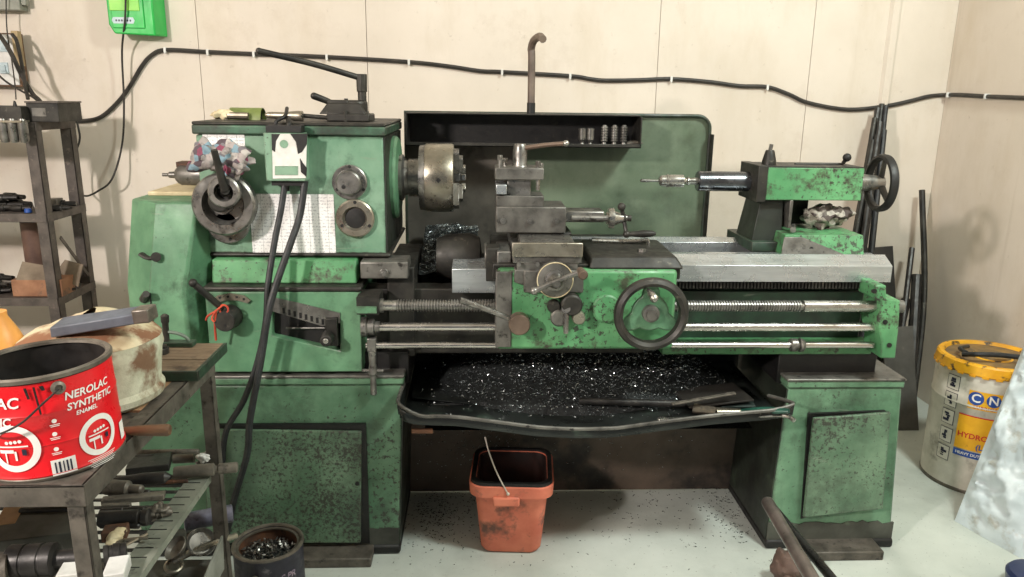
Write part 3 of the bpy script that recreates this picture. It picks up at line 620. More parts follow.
# ---- splash guard
sx0, sx1 = at(405, 118, 2.65).x, at(710, 118, 2.65).x
zs0, zs1 = .80, at(550, 114, 2.65).z
R = .045; arc = [(sx1-R+R*math.sin(a*math.pi/16), zs1-R+R*math.cos(a*math.pi/16)) for a in range(9)]
sg = part('splash_guard', G_SPL, L, prism([(sx0, zs0), (sx0, zs1)]+arc+[(sx1, zs0)], 2.65, 2.656))
rim = [(sx0, 2.64, zs0), (sx0, 2.64, zs1)]+[(a, 2.64, b) for a, b in arc]+[(sx1, 2.64, zs0)]
part('guard_rim', G_DARK, sg, tube(rim, .006, 8, curve=False))
part('side_flange', CAST, sg, box(sx1, sx1+.004, 2.60, 2.66, zs0, zs1-.06), box(sx1-.014, sx1+.018, 2.656, 2.664, zs0, zs1-.08))
xr = at(642, 130, 2.5).x; zsb, zst = at(520, 147, 2.5).z, zs1+.002
xl_ = at(405, 130, 2.5).x
part('stained_panel', mottle('grey stained sheet', (112, 106, 98), (78, 74, 68), 6, .5, .2, c3=(50, 48, 44), t3=(.55, .72), s3=10), sg, prism([(sx0+.004, zs0), (sx0+.004, zs1-.01), (.02, zs1-.01), (.16, zsb), (.12, zs0)], 2.6465, 2.6495))
o = part('guard_shelf', CAST, sg, box(xl_, xr, 2.50, 2.65, zsb, zsb+.004), box(xl_, xr, 2.53, 2.65, zst-.004, zst), box(xr-.004, xr, 2.50, 2.65, zsb, zst-.004), box(xl_, xl_+.004, 2.50, 2.65, zsb, zst-.004), box(xl_, xr, 2.50, 2.504, zsb, zsb+.012), bevel=.001)
part('shelf_lining', BLACK, o, box(xl_+.004, xr-.004, 2.640, 2.646, zsb+.004, zst-.004))
# coolant pipe
pb = at(531, 111, 2.60); pt = at(530, 52, 2.60)
cp = part('coolant_pipe', [mottle('brown hose', (112, 98, 86), (84, 72, 64), 16, .6), BLACK], L, tube([(pb.x, 2.60, zst+.004), (pb.x-.001, 2.60, pt.z-.02), (pb.x-.003, 2.60, pt.z+.01), (pb.x+.004, 2.58, pt.z+.035), (pb.x+.02, 2.55, pt.z+.045), (pb.x+.028, 2.52, pt.z+.035)], .0125), mi(cyl((pb.x, 2.60, zst), (pb.x, 2.60, zst+.035), .0140), 1))
# ================================================================== CARRIAGE
ca = part('carriage', [G_BRIGHT, CAST, CAST2], L, mi(box(.04, .56, 2.03, 2.5, .862, .905), 1), bevel=.004)
ax0, ax1 = at(497, 310, 2.0).x, .545
part('carriage_wing', [CAST, G_BRIGHT], ca, hexa([(at(590, 262, 2.0).x, 2.01, .895), (ax1+.02, 2.01, .895), (ax1+.02, 2.2, .895), (at(590, 262, 2.0).x, 2.2, .895)], [(at(592, 262, 2.0).x, 2.03, .928), (ax1-.0, 2.03, .928), (ax1-.0, 2.26, .932), (at(592, 262, 2.0).x, 2.26, .932)]), bevel=.006)
part('saddle_bolt', STEELD, ca, cyl((at(641, 258, 2.1).x, 2.09, .928), (at(641, 258, 2.1).x, 2.09, .936), .012, seg=6))
ap = part('apron', G_BRIGHT, L, box(ax0, ax1, 2.0, 2.12, .668, .895), bevel=.010)
part('side_grime_plate', CAST2, ap, box(ax0-.004, ax0+.04, 1.996, 2.1, .676, .89), bevel=.003)
part('oil_disc', G_BRIGHT, ap, disc_at(606, 308, 2.0, [(0, 14*K), (.010, 14*K), (.014, 12.5*K), (.014, 0)]))
# apron wheel
K3 = pxm(1.93, .8)
hw = at(651.5, 314.5, 1.93)
hwheel = part('apron_handwheel', CAST, L, ring((hw.x, 1.945, hw.z), (0, -1, 0), [(0, 29*K3), (-.004, 33*K3), (0, 37*K3), (.012, 38.5*K3), (.022, 37*K3), (.028, 33*K3), (.022, 29.5*K3)], 64))
tri = []
for i in range(60):
    a = 2*math.pi*i/60; tri.append((hw.x+K3*(19+12.5*max(0, math.cos(3*(a-math.pi/2)))**1.2)*math.cos(a), hw.z+K3*(19+12.5*max(0, math.cos(3*(a-math.pi/2)))**1.2)*math.sin(a)))
part('wheel_web', G_MID, hwheel, prism(tri, 1.945, 1.958), bevel=.003)
part('hub', CAST2, hwheel, lathe((hw.x, 2.0, hw.z), (0, -1, 0), [(0, .03), (.04, .03), (.055, 9*K3), (.07, 8.5*K3), (.072, 6*K3), (.08, 5.5*K3), (.08, 0)], 28))
a = at(648, 290, 1.925); part('wheel_handle', STEEL, hwheel, lathe(a, Vector((.10, -1, -.18)), [(0, .006), (.01, .007), (.03, .011), (.055, .011), (.062, .006), (.062, 0)], 16))
# engagement lever
kn = at(519.5, 325, 1.95)
part('feed_engage_lever', [CAST, STEELD, KNOBM], ap, mi(lathe((kn.x, 2.0, kn.z), (0, -1, 0), [(0, .022), (.02, .022), (.022, .029), (.05, .029), (.054, .026), (.054, 0)]), 2), mi(tube([at(512, 320, 1.965), at(490, 311, 1.955), at(460, 300, 1.94)], lambda t: .006+.0025*t, 10), 1))
# clustered knobs
for px, py, r, d, m in ((570, 301, 11, .05, CAST), (558, 315, 9, .035, STEELD), (577, 314, 7, .045, CHUCKM), (553, 304, 7, .03, CAST)):
    part('apron_knob', m, ap, disc_at(px, py, 2.0, [(0, r*K3*.8), (d*.4, r*K3*.8), (d*.4, r*K3), (d-.004, r*K3), (d, r*K3*.85), (d, 0)], seg=24))
part('half_nut_lever', STEELD, ap, tube([at(566, 311, 1.96), at(566, 325, 1.955), at(566, 333, 1.955)], lambda t: .008-.001*t, 10), cyl(at(566, 309, 1.99), at(566, 309, 1.95), .012))
# cross slide
cs = part('cross_slide', [STEELD, CAST2], L,
    box(at(513, 255, 1.99).x, at(582, 255, 1.99).x, 1.99, 2.52, .915, .945),
    box(at(521, 250, 2.0).x, at(576, 250, 2.0).x, 2.02, 2.5, .945, .966), mi(box(at(517, 265, 1.99).x, at(578, 265, 1.99).x, 1.992, 2.5, .860, .916), 1),
    mi(box(at(524, 275, 1.985).x, at(584, 275, 1.985).x, 1.985, 2.04, .835, .897), 1),
    mi(hexa([(at(514, 300, 1.99).x, 1.99, .862), (at(540, 300, 1.99).x, 1.99, .84), (at(540, 300, 1.99).x, 2.1, .84), (at(514, 300, 1.99).x, 2.1, .862)], [(at(514, 300, 1.99).x, 1.99, .898), (at(540, 300, 1.99).x, 1.99, .898), (at(540, 300, 1.99).x, 2.1, .898), (at(514, 300, 1.99).x, 2.1, .898)]), 1), bevel=.003)
part('gib_strip', CHUCKM, cs, box(at(512, 250, 1.98).x, at(583, 250, 1.98).x, 1.978, 1.99, at(545, 257, 1.98).z, at(545, 243, 1.98).z), bevel=.002)
for x in (.11, .16): part('gib_screw', STEELD, cs, cyl((x, 1.984, .915), (x, 1.976, .915), .006, seg=8))
d0 = at(555.5, 281, 1.94)
dl = part('cross_feed_dial', [CAST2, STEELD, TAN], cs, lathe((d0.x, 1.985, d0.z), (0, -1, 0), [(0, .03), (.012, .03), (.014, 18.2*K3), (.035, 18.2*K3), (.037, 17*K3), (.037, 10*K3)], 40), mi(lathe((d0.x, 1.948, d0.z), (0, -1, 0), [(0, 11*K3), (.006, 10.5*K3), (.008, 8*K3), (.02, 7*K3), (.03, 5*K3), (.03, 0)], 28), 1), mi(torus((d0.x, 1.948, d0.z), (0, -1, 0), 18*K3, .0014, 48, 6), 2))
h1, h2 = at(534, 291, 1.91), at(581, 271.5, 1.91)
part('cross_feed_crank', [STEELD, KNOBM], cs, tube([h1, at(557, 281, 1.912), h2], lambda t: .0062+.0015*abs(t-.5)*2, 12, curve=False), ball(h1, .0105), mi(lathe((h2.x, 1.92, h2.z), (0, -1, 0), [(0, .010), (.02, .011), (.05, .013), (.056, .009), (.056, 0)], 16), 1), cyl((d0.x, 1.925, d0.z), (d0.x, 1.902, d0.z), .009))
# wiper bracket at left of the saddle
part('way_wiper', [CAST, STEELD], ca, box(at(486, 260, 2.08).x, at(500, 260, 2.08).x, 2.07, 2.14, .845, .94), mi(box(at(497, 260, 2.05).x, at(511, 260, 2.05).x, 2.05, 2.2, .86, .935), 1), mi(lathe((at(486, 260, 2.08).x-.004, 2.13, .905), (1, 0, 0), [(0, .038), (.006, .04), (.006, 0)], 24, ), 1), bevel=.003)
part('gap_guard', CAST, bed, lathe((at(437, 245, 2.28).x, 2.28, .872), (1, 0, 0), [(0, .02), (0, .055), (.03, .068), (.10, .072), (.13, .06), (.135, .02)], 36))
# swivel base / compound rest
Yc = 2.14
cm = part('compound_rest', [CAST2, STEELD, CAST], L,
    box(at(496, 220, Yc).x, at(566, 220, Yc).x, Yc, Yc+.14, at(530, 233, Yc).z, at(530, 207, Yc).z),
    mi(box(at(520, 236, Yc).x, at(572, 236, Yc).x, Yc+.01, Yc+.13, .962, at(530, 233, Yc).z), 2),
    mi(box(at(560, 218, Yc).x, at(606, 218, Yc).x, Yc+.03, Yc+.11, at(580, 224, Yc).z, at(580, 213, Yc).z), 1), bevel=.003)
for x in (503, 530, 556):
    p = at(x, 221, Yc); part('gib_screw', STEELD, cm, cyl((p.x, Yc, p.z), (p.x, Yc-.006, p.z), .008, seg=12), cyl((p.x, Yc-.006, p.z), (p.x, Yc-.010, p.z), .004, seg=6))
zs = at(600, 218, Yc+.06).z
xq = at(606, 218, Yc+.06).x
part('compound_screw', [STEELD, STEEL], cm, cyl((at(570, 218, Yc+.06).x, Yc+.028, zs+.004), (xq, Yc+.028, zs+.004), .009), mi(lathe((xq, Yc+.06, zs), (1, 0, 0), [(0, .017), (.006, .017), (.006, .028), (.014, .030), (.022, .030), (.024, .022), (.045, .014), (.06, .011), (.06, 0)], 28), 1))
xh = xq+.052; c0 = Vector((xh, Yc+.06, zs)); e1 = c0+Vector((-.010, -.012, .035)); e2 = c0+Vector((.008, -.015, -.045))
part('ball_crank', [CAST], cm, tube([e1, c0, e2], .006, 10, curve=False), ball(e1, .012), ball(c0, .0135), ball(e2, .011), cyl(c0, c0+Vector((.022, 0, 0)), .009), lathe(e2, (1, -.12, .05), [(0, .006), (.015, .0075), (.05, .0115), (.075, .009), (.085, .004), (.085, 0)], 14))
# tool post
Yt = 2.15
def tb(px0, py0, px1, py1, Y0, Y1):
    return box(at(px0, (py0+py1)/2, Y0).x, at(px1, (py0+py1)/2, Y0).x, Y0, Y1, at((px0+px1)/2, py1, Y0).z, at((px0+px1)/2, py0, Y0).z)
tp = part('tool_post', [CAST2, STEELD], L, tb(496, 196, 544, 207, Yt, Yt+.11), tb(495, 168, 544, 180, Yt, Yt+.11), mi(tb(507, 179, 531, 197, Yt+.02, Yt+.09), 1), bevel=.003)
p = at(520, 158, Yt+.055); zt0 = at(520, 170, Yt+.055).z
part('centre_stud', STEELD, tp, lathe((p.x, Yt+.055, zt0-.004), (0, 0, 1), [(0, .030), (.012, .030), (.014, .024), (.02, .021), (.05, .021), (.072, .019), (.078, .016), (.078, 0)], 24))
ph = Vector((p.x+.01, Yt+.05, zt0+.062)); pe = at(566, 143.5, Yt-.02)
part('clamp_lever', [KNOBM, STEEL], tp, tube([ph, (ph+pe)/2+Vector((0, 0, .002)), pe], lambda t: .007-.001*t, 12), mi(ball(pe, .009), 1))
for px, py0, py1, Y in ((500, 155, 168, Yt+.02), (538, 161, 168, Yt+.02), (505, 158, 168, Yt+.09), (541, 163, 168, Yt+.09)):
    p = at(px, py1, Y); q = at(px, py0, Y)
    part('clamp_bolt', STEELD, tp, cyl((p.x, Y, p.z-.03), (p.x, Y, q.z-.012), .0065, seg=10), cyl((p.x, Y, q.z-.014), (p.x, Y, q.z), .008, seg=4), bevel=.001)
p = at(501, 189.5, Yt-.005); part('cutting_tool', WAYM, tp, box(p.x-.014, p.x+.016, Yt-.012, Yt+.1, p.z-.013, p.z+.014), bevel=.002)
p = at(538, 186, Yt+.01); part('clamp_screw_end', STEEL, tp, cyl((p.x, Yt+.012, p.z-.012), (p.x, Yt+.012, p.z+.02), .006, seg=10))
# rod lying behind on the saddle (drip rod bent down)
part('follow_rod', STEEL, ca, tube([at(592, 240, 2.2), at(620, 241, 2.2), at(646, 241, 2.2)], .008, 10, flat=.7), tube([at(640, 240, 2.18), at(648, 240, 2.18), at(648.5, 246, 2.18), at(648.5, 254, 2.18)], .004))
# ================================================================== TAILSTOCK
Yf = 2.28
tx0, tx1 = at(763, 183, Yf).x, at(863, 183, Yf).x
tzb, tzt = 1.052, 1.150
ts = part('tailstock', [G_BRIGHT, CAST, SIDEM, CAST2], L,
   box(tx0, tx1, Yf, Yf+.16, tzb, tzt), mi(hexa([(tx0-.018, Yf-.004, tzb-.006), (tx0+.012, Yf-.004, tzb-.006), (tx0+.012, Yf+.16, tzb-.006), (tx0-.018, Yf+.16, tzb-.006)], [(tx0-.018, Yf-.004, tzt+.006), (tx0+.012, Yf-.004, tzt+.006), (tx0+.012, Yf+.16, tzt+.006), (tx0-.018, Yf+.16, tzt+.006)]), 1),
   mi(box(tx0, tx1, Yf+.004, Yf+.16, tzt, tzt+.004), 1),
   mi(hexa([(tx0-.018, Yf+.01, .90), (tx0+.08, Yf+.01, .90), (tx0+.08, Yf+.16, .90), (tx0-.018, Yf+.16, .90)], [(tx0+.01, Yf+.03, tzb), (tx0+.08, Yf+.03, tzb), (tx0+.08, Yf+.16, tzb), (tx0+.01, Yf+.16, tzb)]), 2),
   mi(box(tx0+.09, tx0+.10, Yf, Yf+.15, .965, tzb), 3), mi(box(tx0+.1, tx0+.20, Yf+.12, Yf+.16, .96, tzb), 1), bevel=.005)
bx, bz = at(785, 240, 2.22).x, at(823, 235, 2.22).z
ty1 = at(862, 247, 2.22).x
part('tailstock_base', [G_BRIGHT, CAST2, G_DARK], ts, hexa([(bx-.01, 2.2, .895), (ty1+.0, 2.2, .895), (ty1, 2.5, .895), (bx-.01, 2.5, .895)], [(bx, 2.22, bz), (ty1, 2.22, bz), (ty1, 2.48, bz), (bx, 2.48, bz)]), mi(hexa([(bx-.018, 2.196, .893), (bx+.20, 2.196, .893), (bx+.19, 2.2, .893), (bx-.016, 2.2, .893)], [(bx-.006, 2.2125, .95), (bx+.05, 2.2125, .95), (bx+.05, 2.216, .95), (bx-.006, 2.216, .95)]), 1), mi(box(bx-.085, bx-.004, 2.26, 2.5, .895, .925), 2), bevel=.005)
p = at(811, 249, 2.205); part('set_screw', BLACK, ts, cyl((p.x, 2.222, p.z), (p.x, 2.203, p.z), .007, seg=8))
part('clamp_nut', STEEL, ts, cyl(at(793, 230, 2.24), at(793, 226, 2.30), .009, seg=12))
qz = 1.099; qx0 = at(697, 181, 2.36).x
part('quill', [mottle('dark polished quill', (104, 106, 110), (70, 72, 76), 10, .25, .85, c3=(150, 150, 150), t3=(.62, .75), s3=16)], ts, lathe((qx0, 2.36, qz), (1, 0, 0), [(0, .018), (0, .028), (.003, .031), (.02, .031), (tx0-qx0, .031)], 32))
dk0, dk1 = at(659, 181, 2.36).x, at(683, 181, 2.36).x
part('drill_chuck', [STEEL, STEELD], ts, lathe((dk0, 2.36, qz), (1, 0, 0), [(0, .006), (0, .011), (.006, .017), (.022, .018), (.023, .0205), (.027, .021), (.03, .018), (.034, .0195), (dk1-dk0, .0195), (dk1-dk0+.002, .012), (dk1-dk0+.01, .009), (dk1-dk0+.013, .013), (dk1-dk0+.018, .013), (dk1-dk0+.02, .0095), (qx0-dk0+.01, .012)], 24))
part('drill_bit', STEELD, ts, lathe((at(640, 180, 2.36).x, 2.36, qz), (1, 0, 0), [(0, .001), (.004, .005), (.03, .005), (.03, .0035), (dk0-at(640, 180, 2.36).x+.005, .0035)], 12))
p = at(769, 162, 2.34); part('oil_cup', [CAST, STEELD], ts, lathe((p.x, 2.34, tzt+.004), (0, 0, 1), [(0, .022), (.012, .021), (.04, .014), (.044, .012)], 16), mi(tube([(p.x, 2.34, tzt+.045), (p.x+.003, 2.34, tzt+.066)], .006, 10), 1))
part('quill_lock_lever', [CAST, BLACK], ts, tube([at(795, 164, 2.36), at(843, 164, 2.36)], .006, 8, flat=.6), mi(ball(at(847, 157.5, 2.34), .013), 1), tube([at(843, 163, 2.35), at(847, 158, 2.34)], .006))
wx = 1.262; wr = .083
th = part('tailstock_handwheel', BLACK, L, ring((wx, 2.36, 1.098), (1, 0, 0), [(0, wr-.010), (-.006, wr-.004), (-.004, wr+.004), (.006, wr+.008), (.018, wr+.006), (.022, wr-.002), (.016, wr-.010)], 56))
part('hub', [STEELD, G_MID], th, lathe((tx1, 2.36, qz), (1, 0, 0), [(0, .032), (.012, .032), (.02, .026), (.05, .026), (wx-tx1-.01, .022), (wx-tx1+.014, .020), (wx-tx1+.016, .010)], 28))
for i in range(3):
    a = math.radians(80+120*i); u = Vector((0, -math.cos(a), math.sin(a))); c = Vector((wx+.005, 2.36, 1.098))
    part('spoke', CAST, th, tube([c+u*.016, c+u*(wr-.006)], lambda t: .012-.003*t, 10, curve=False, flat=.7))
def crumple(c, rx, ry, rz, amp=.3, freq=22, seed=0, nu=40, nv=24):
    c = Vector(c)
    def fn(u, v):
        a = 2*math.pi*u; b = math.pi*v; d = Vector((math.sin(b)*math.cos(a), math.sin(b)*math.sin(a), math.cos(b)))
        p = Vector((d.x*rx, d.y*ry, d.z*rz)); q = p*freq+Vector((seed, seed*2.3, 0))
        k = 1+amp*(abs(noise.noise(q))*2-.5)+amp*.5*noise.noise(q*2.7)
        return c+p*k
    V = []; Fc = []
    for j in range(nv+1):
        for i in range(nu): V.append(fn(i/nu, j/nv))
    for j in range(nv):
        for i in range(nu): Fc.append((j*nu+i, j*nu+(i+1) % nu, (j+1)*nu+(i+1) % nu, (j+1)*nu+i))
    return V, Fc
def single(name, mat, label, cat, *shapes, group=None, **k):
    return tag(part(name, mat, None, *shapes, **k), label, cat, group)
# ---- rags
c = at(218, 158, 2.085)
single('rag', RAG, 'crumpled multicoloured printed rag hanging over the speed dial of the lathe', 'rag', crumple(c+Vector((.005, 0, .0)), .078, .03, .040, .45, 26, 1), crumple(at(203, 155, 2.07), .035, .025, .035, .4, 30, 4), crumple(at(234, 166, 2.08), .035, .022, .034, .45, 30, 8), sharp=60)
c = at(822, 216, 2.34)
single('rag', RAGD, 'crumpled grey brown rag stuffed under the tailstock of the lathe', 'rag', crumple(c+Vector((0, 0, -.001)), .060, .05, .036, .4, 26, 3), crumple(at(838, 214, 2.33), .045, .035, .024, .45, 30, 5), sharp=60)
# ---- things on the headstock lid
LZ = 1.2715
xa, xb = at(231, 110, 2.3).x, at(263, 110, 2.3).x
o = thing('tin_scoop', (xa, 2.3, LZ), 'olive green half round tin lying on the headstock lid beside a pale brush', 'tin')
def arcshell(x0, x1, y, z, R, th, mat, parent, name):
    return part(name, mat, parent, prism([(y+r*math.cos(a), z+r*math.sin(a)) for r, rg in ((R, range(0, 13)), (R-th, range(12, -1, -1))) for a in [math.pi*k/12 for k in rg]], x0, x1, 'YZ'))
arcshell(xa, xb, 2.3, LZ, .034, .0015, OLIVE, o, 'shell')
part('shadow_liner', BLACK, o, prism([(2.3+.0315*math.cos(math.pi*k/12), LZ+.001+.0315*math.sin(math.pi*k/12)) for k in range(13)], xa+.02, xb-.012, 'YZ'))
o = thing('cleaning_brush', at(222, 112, 2.3), 'pale bristled cleaning brush lying on the headstock lid left of the olive tin', 'brush')
part('bristles', TAN, o, crumple(Vector((xa-.018, 2.27, LZ+.015)), .032, .022, .014, .5, 40, 2))
part('handle', CHUCKM, o, tube([(xa+.0, 2.265, LZ+.012), (xa+.06, 2.262, LZ+.012)], .010))
single('round_file', [CHUCKM, CAST], 'long thin file with a worn grey handle lying on the headstock lid', 'file', lathe((at(266, 114, 2.26).x, 2.255, LZ+.015), (1, 0, -.02), [(0, .006), (.01, .0095), (.05, .010), (.09, .015), (.105, .015), (.108, .004)], 16), mi(lathe((at(303, 114, 2.26).x, 2.255, LZ+.015), (1, .02, -.075), [(0, .006), (.07, .0065), (.115, .005)], 10), 1))
# ---- small things on the guard shelf
for i, (px, y0, kind) in enumerate(((582, 128, 0), (590, 128, 0), (604, 125, 1), (614, 125, 1), (623.5, 125, 1))):
    Yk = 2.535; p = at(px, 143, Yk); h = at(px, y0, Yk).z-(zsb+.004); r = .0125 if kind == 0 else .0115
    if kind == 0:
        o = single('collet', STEELD, ['plain grey collet standing leftmost on the splash guard shelf', 'plain grey collet on the guard shelf, second from the left'][i], 'collet', lathe((p.x, Yk, zsb+.0042), (0, 0, 1), [(0, .009), (.010, .006), (.018, .0105), (.02, r), (h-.002, r), (h, .009)], 16), group='small steel pieces on the splash guard shelf')
    else:
        pr = [(0, .010), (.008, .008), (.012, .007)]
        for k in range(6): t = .016+(h-.018)*k/6; pr += [(t, r), (t+.004, r), (t+.005, .0085), (t+.007, .0085)]
        o = single('milling_cutter', STEELD, ['', '', 'ridged cutter on the guard shelf, leftmost of the three ridged ones', 'middle one of three ridged cutters standing on the guard shelf', 'ridged cutter on the guard shelf nearest its right end'][i], 'cutter', lathe((p.x, Yk, zsb+.0042), (0, 0, 1), pr+[(h, .006)], 16), group='small steel pieces on the splash guard shelf')
p = at(634, 141, 2.54); single('steel_offcut', TOOLM, 'small dusty steel offcut lying at the right end of the guard shelf', 'offcut', crumple((p.x, 2.54, zsb+.0145), .026, .014, .009, .3, 40, 6))
# ---- swarf in the tray
def trh(x, y):
    b = 1.25*math.exp(-(abs(x-.30)/.40)**4)*max(0, min(1, (y-2.10)/.20))
    b2 = .5*math.exp(-((x+.02)/.14)**2)*max(0, min(1, (y-2.2)/.2))
    return .4575+.115*b+.06*b2+.010*b*noise.noise(Vector((x*30, y*30, 0)))+.25*max(0, y-2.42)-.02*max(0, 2.06-y)/.1-.03*(b+b2 < .02)
sw2 = part('swarf_heap', SWARFD, None, pile(-.15, .80, 2.02, 2.44, trh, 90, 40))
tag(sw2, 'dark glittering heap of steel shavings filling the back of the chip tray', 'metal shavings', kind='stuff')
def pt():
    while 1:
        x = random.gauss(.32, .27); y = random.uniform(2.0, 2.44)
        if -.17 < x < .8 and random.random() < math.exp(-((x-.32)/.42)**4)*max(.05, min(1, (y-2.06)/.18)): return (x, y, max(trh(x, y), .458)+random.uniform(0, .010))
part('loose_swarf', SWARF, sw2, curls(5200, pt, .012, .0012), kind='stuff')
# ---- tools in the tray
def rod2(px0, py0, px1, py1, z, r0, r1=None, prof=None, seg=16):
    a, b = atz(px0, py0, z), atz(px1, py1, z); return a, b
def onz(px, py, z): return atz(px, py, z)
zt_ = .458
a, b = onz(741, 411, .475), onz(789, 411, .512)
o = thing('paint_brush', onz(715, 411, .47), 'paint brush with dark green handle at the right end of the chip tray', 'brush')
part('handle', mottle('dark green brush handle', (36, 84, 70), (22, 56, 48), 14, .4), o, tube([a, (a+b)/2+Vector((0, 0, .002)), b], lambda t: .008+.006*math.sin(t*3.0), 12, flat=.7))
f0 = onz(716, 411, .474)
part('ferrule', [CHUCKM], o, tube([f0, (f0+a)/2, a], lambda t: .017-.007*t, 14, flat=.6))
g0 = onz(694, 408, .472)
part('bristles', mottle('dirty bristles', (82, 74, 60), (52, 48, 42), 60, .9), o, tube([g0, (g0+f0)/2, f0], lambda t: .027-.009*t, 14, flat=.5))
a, b = onz(662, 419, .468), onz(783, 415.5, .490)
single('spanner', STEEL, 'bright steel bar lying along the front lip at the right of the chip tray', 'spanner', tube([a, (a*2+b)/3, (a+b*2)/3, b], .006, 10, flat=.6), crumple(a, .016, .012, .005, .1, 10), tube([b, b+Vector((.012, -.012, .002)), b+Vector((.02, -.03, -.002))], .0065))
a, b = onz(672, 404, .50), onz(735, 393, .52)
single('flat_file', TOOLM, 'long thin flat file slanting across the steel plates in the chip tray', 'file', obox((a+b)/2, b-a, (b-a).length, .014, .005), bevel=.001)
single('steel_plate', SHEETD, 'dark steel plate lying at the back right of the chip tray', 'plate', obox(onz(712, 395, .485), (1, .12, .06), .20, .14, .006), bevel=.001)
single('steel_plate', mottle('greenish grey plate', (66, 78, 74), (46, 56, 54), 14, .45, .3), 'greenish grey square plate in the tray under the brush handle', 'plate', obox(onz(735, 401, .472), (1, -.1, .05), .10, .09, .005), bevel=.001)
a, b = onz(579, 401, .475), onz(690, 404, .475)
single('round_bar', TOOLD, 'dark round bar half buried in shavings along the chip tray', 'bar', tube([a, b], .011, 14))
single('cover_sheet', TRAYM, 'dark flat sheet lying at the left end of the chip tray', 'sheet', hexa([onz(412, 398, .47), onz(470, 404, .47), onz(445, 384, .47), onz(412, 380, .47)], [onz(412, 398, .47)+Vector((0, 0, .003)), onz(470, 404, .47)+Vector((0, 0, .003)), onz(445, 384, .47)+Vector((0, 0, .003)), onz(412, 380, .47)+Vector((0, 0, .003))]))
# ---- floor swarf
def pfl():
    r = random.random()
    if r < .45: return (random.gauss(-.13, .06), random.gauss(2.28, .10), random.uniform(.001, .006))
    if r < .6: return (random.gauss(.83, .04), random.uniform(2.1, 2.43), random.uniform(.001, .006))
    return (random.uniform(-.2, .9), min(2.43, random.gauss(2.3, .16)), random.uniform(.001, .004))
tag(part('scattered_swarf', SWARFD, None, curls(900, pfl, .008, .0012, .1)), 'dark steel shavings scattered over the floor between the lathe pedestals', 'metal shavings', kind='stuff')
# ---- orange bucket
def rsq(hx, hy, z, c, rot=0, n=6, rr=.35):
    out = []
    for q in range(4):
        for k in range(n+1):
            a = math.pi/2*(q+k/n); sx, sy = [(1, 1), (-1, 1), (-1, -1), (1, -1)][q]
            x = sx*hx*(1-rr)+hx*rr*math.cos(a); y = sy*hy*(1-rr)+hy*rr*math.sin(a)
            out.append((c[0]+x*math.cos(rot)-y*math.sin(rot), c[1]+x*math.sin(rot)+y*math.cos(rot), z))
    return out
cb = Vector((.108, 2.135, 0)); rt = math.radians(-4); H = .245
o = thing('bucket', cb, 'square orange red plastic bucket on the floor under the chip tray', 'bucket')
def shell(rings, c0=1, c1=1): 
    n = len(rings[0]); V = [Vector(p) for r in rings for p in r]; f = [tuple(range(n))[::-1]]*c0+[tuple(range((len(rings)-1)*n, len(rings)*n))]*c1
    for k in range(len(rings)-1):
        for i in range(n): j = (i+1) % n; f.append((k*n+i, k*n+j, (k+1)*n+j, (k+1)*n+i))
    return V, f
part('body', ORANGE, o, shell([rsq(.085, .085, .004, cb, rt), rsq(.092, .09, .015, cb, rt), rsq(.108, .108, H-.05, cb, rt), rsq(.112, .112, H, cb, rt), rsq(.106, .106, H, cb, rt), rsq(.100, .100, H-.06, cb, rt), rsq(.086, .086, .03, cb, rt)]))
part('lining', mottle('dark bucket inside', (60, 34, 28), (30, 22, 20), 10, .6), o, shell([rsq(.1065, .1065, H-.003, cb, rt), rsq(.1035, .1035, H-.004, cb, rt), rsq(.098, .098, H-.06, cb, rt), rsq(.085, .085, .035, cb, rt)], 0, 1))  # inner shell coloured much darker than the orange outside
part('rim_band', ORANGE, o, shell([rsq(.112, .112, H-.042, cb, rt), rsq(.124, .124, H-.040, cb, rt), rsq(.126, .126, H-.006, cb, rt), rsq(.120, .120, H-.002, cb, rt), rsq(.11, .11, H-.002, cb, rt)], 0, 0))
part('rim', BLACK, o, ([Vector(p) for r in (rsq(.122, .122, H-.004, cb, rt), rsq(.120, .120, H+.006, cb, rt), rsq(.108, .108, H+.006, cb, rt), rsq(.105, .105, H-.012, cb, rt)) for p in r], [(k*28+i, k*28+(i+1) % 28, ((k+1) % 4)*28+(i+1) % 28, ((k+1) % 4)*28+i) for k in range(4) for i in range(28)]))
e = at(508, 494, cb.y-.127)
part('wire_handle', WIRE, o, tube([e, at(497, 473, 2.02), at(489, 452, 2.03), at(485, 437, 2.06)], .0022, 8), ball(e, .005))
part('ear', ORANGE, o, box(e.x-.045, e.x+.035, cb.y-.129, cb.y-.118, H-.065, H-.035), bevel=.006)
part('stain', BLACK, o, grid(lambda u, v: (.028+.04*u+.006*math.sin(v*9), cb.y-.112+.021*(1-v)+.0005, .085+.095*v), 6, 6), solid=.001) if False else None
# ---- swarf tin
tc = atz(268, 542, .195); TR = .092
o = thing('swarf_tin', (tc.x, tc.y, 0), 'dark printed tin filled with steel shavings on the floor below the table', 'tin')
part('body', BLKT, o, lathe((tc.x, tc.y, 0), (0, 0, 1), [(0, TR-.002), (.005, TR), (.01, TR-.003), (.185, TR-.003), (.19, TR), (.195, TR-.002), (.195, TR-.008), (.19, TR-.010), (.02, TR-.010), (.02, 0)], 48))
part('rim', TIND, o, torus((tc.x, tc.y, .193), (0, 0, 1), TR-.005, .0055, 48, 8), ring((tc.x, tc.y, .186), (0, 0, 1), [(0, TR-.018), (0, TR-.004), (.004, TR-.004), (.004, TR-.018)], 48))
part('inner_wall', RUST, o, lathe((tc.x, tc.y, .13), (0, 0, 1), [(0, TR-.0115), (.055, TR-.0115)], 40, caps=False))
part('ear', TIND, o, cyl((tc.x-.01, tc.y-TR+.002, .145), (tc.x-.012, tc.y-TR-.006, .145), .011))
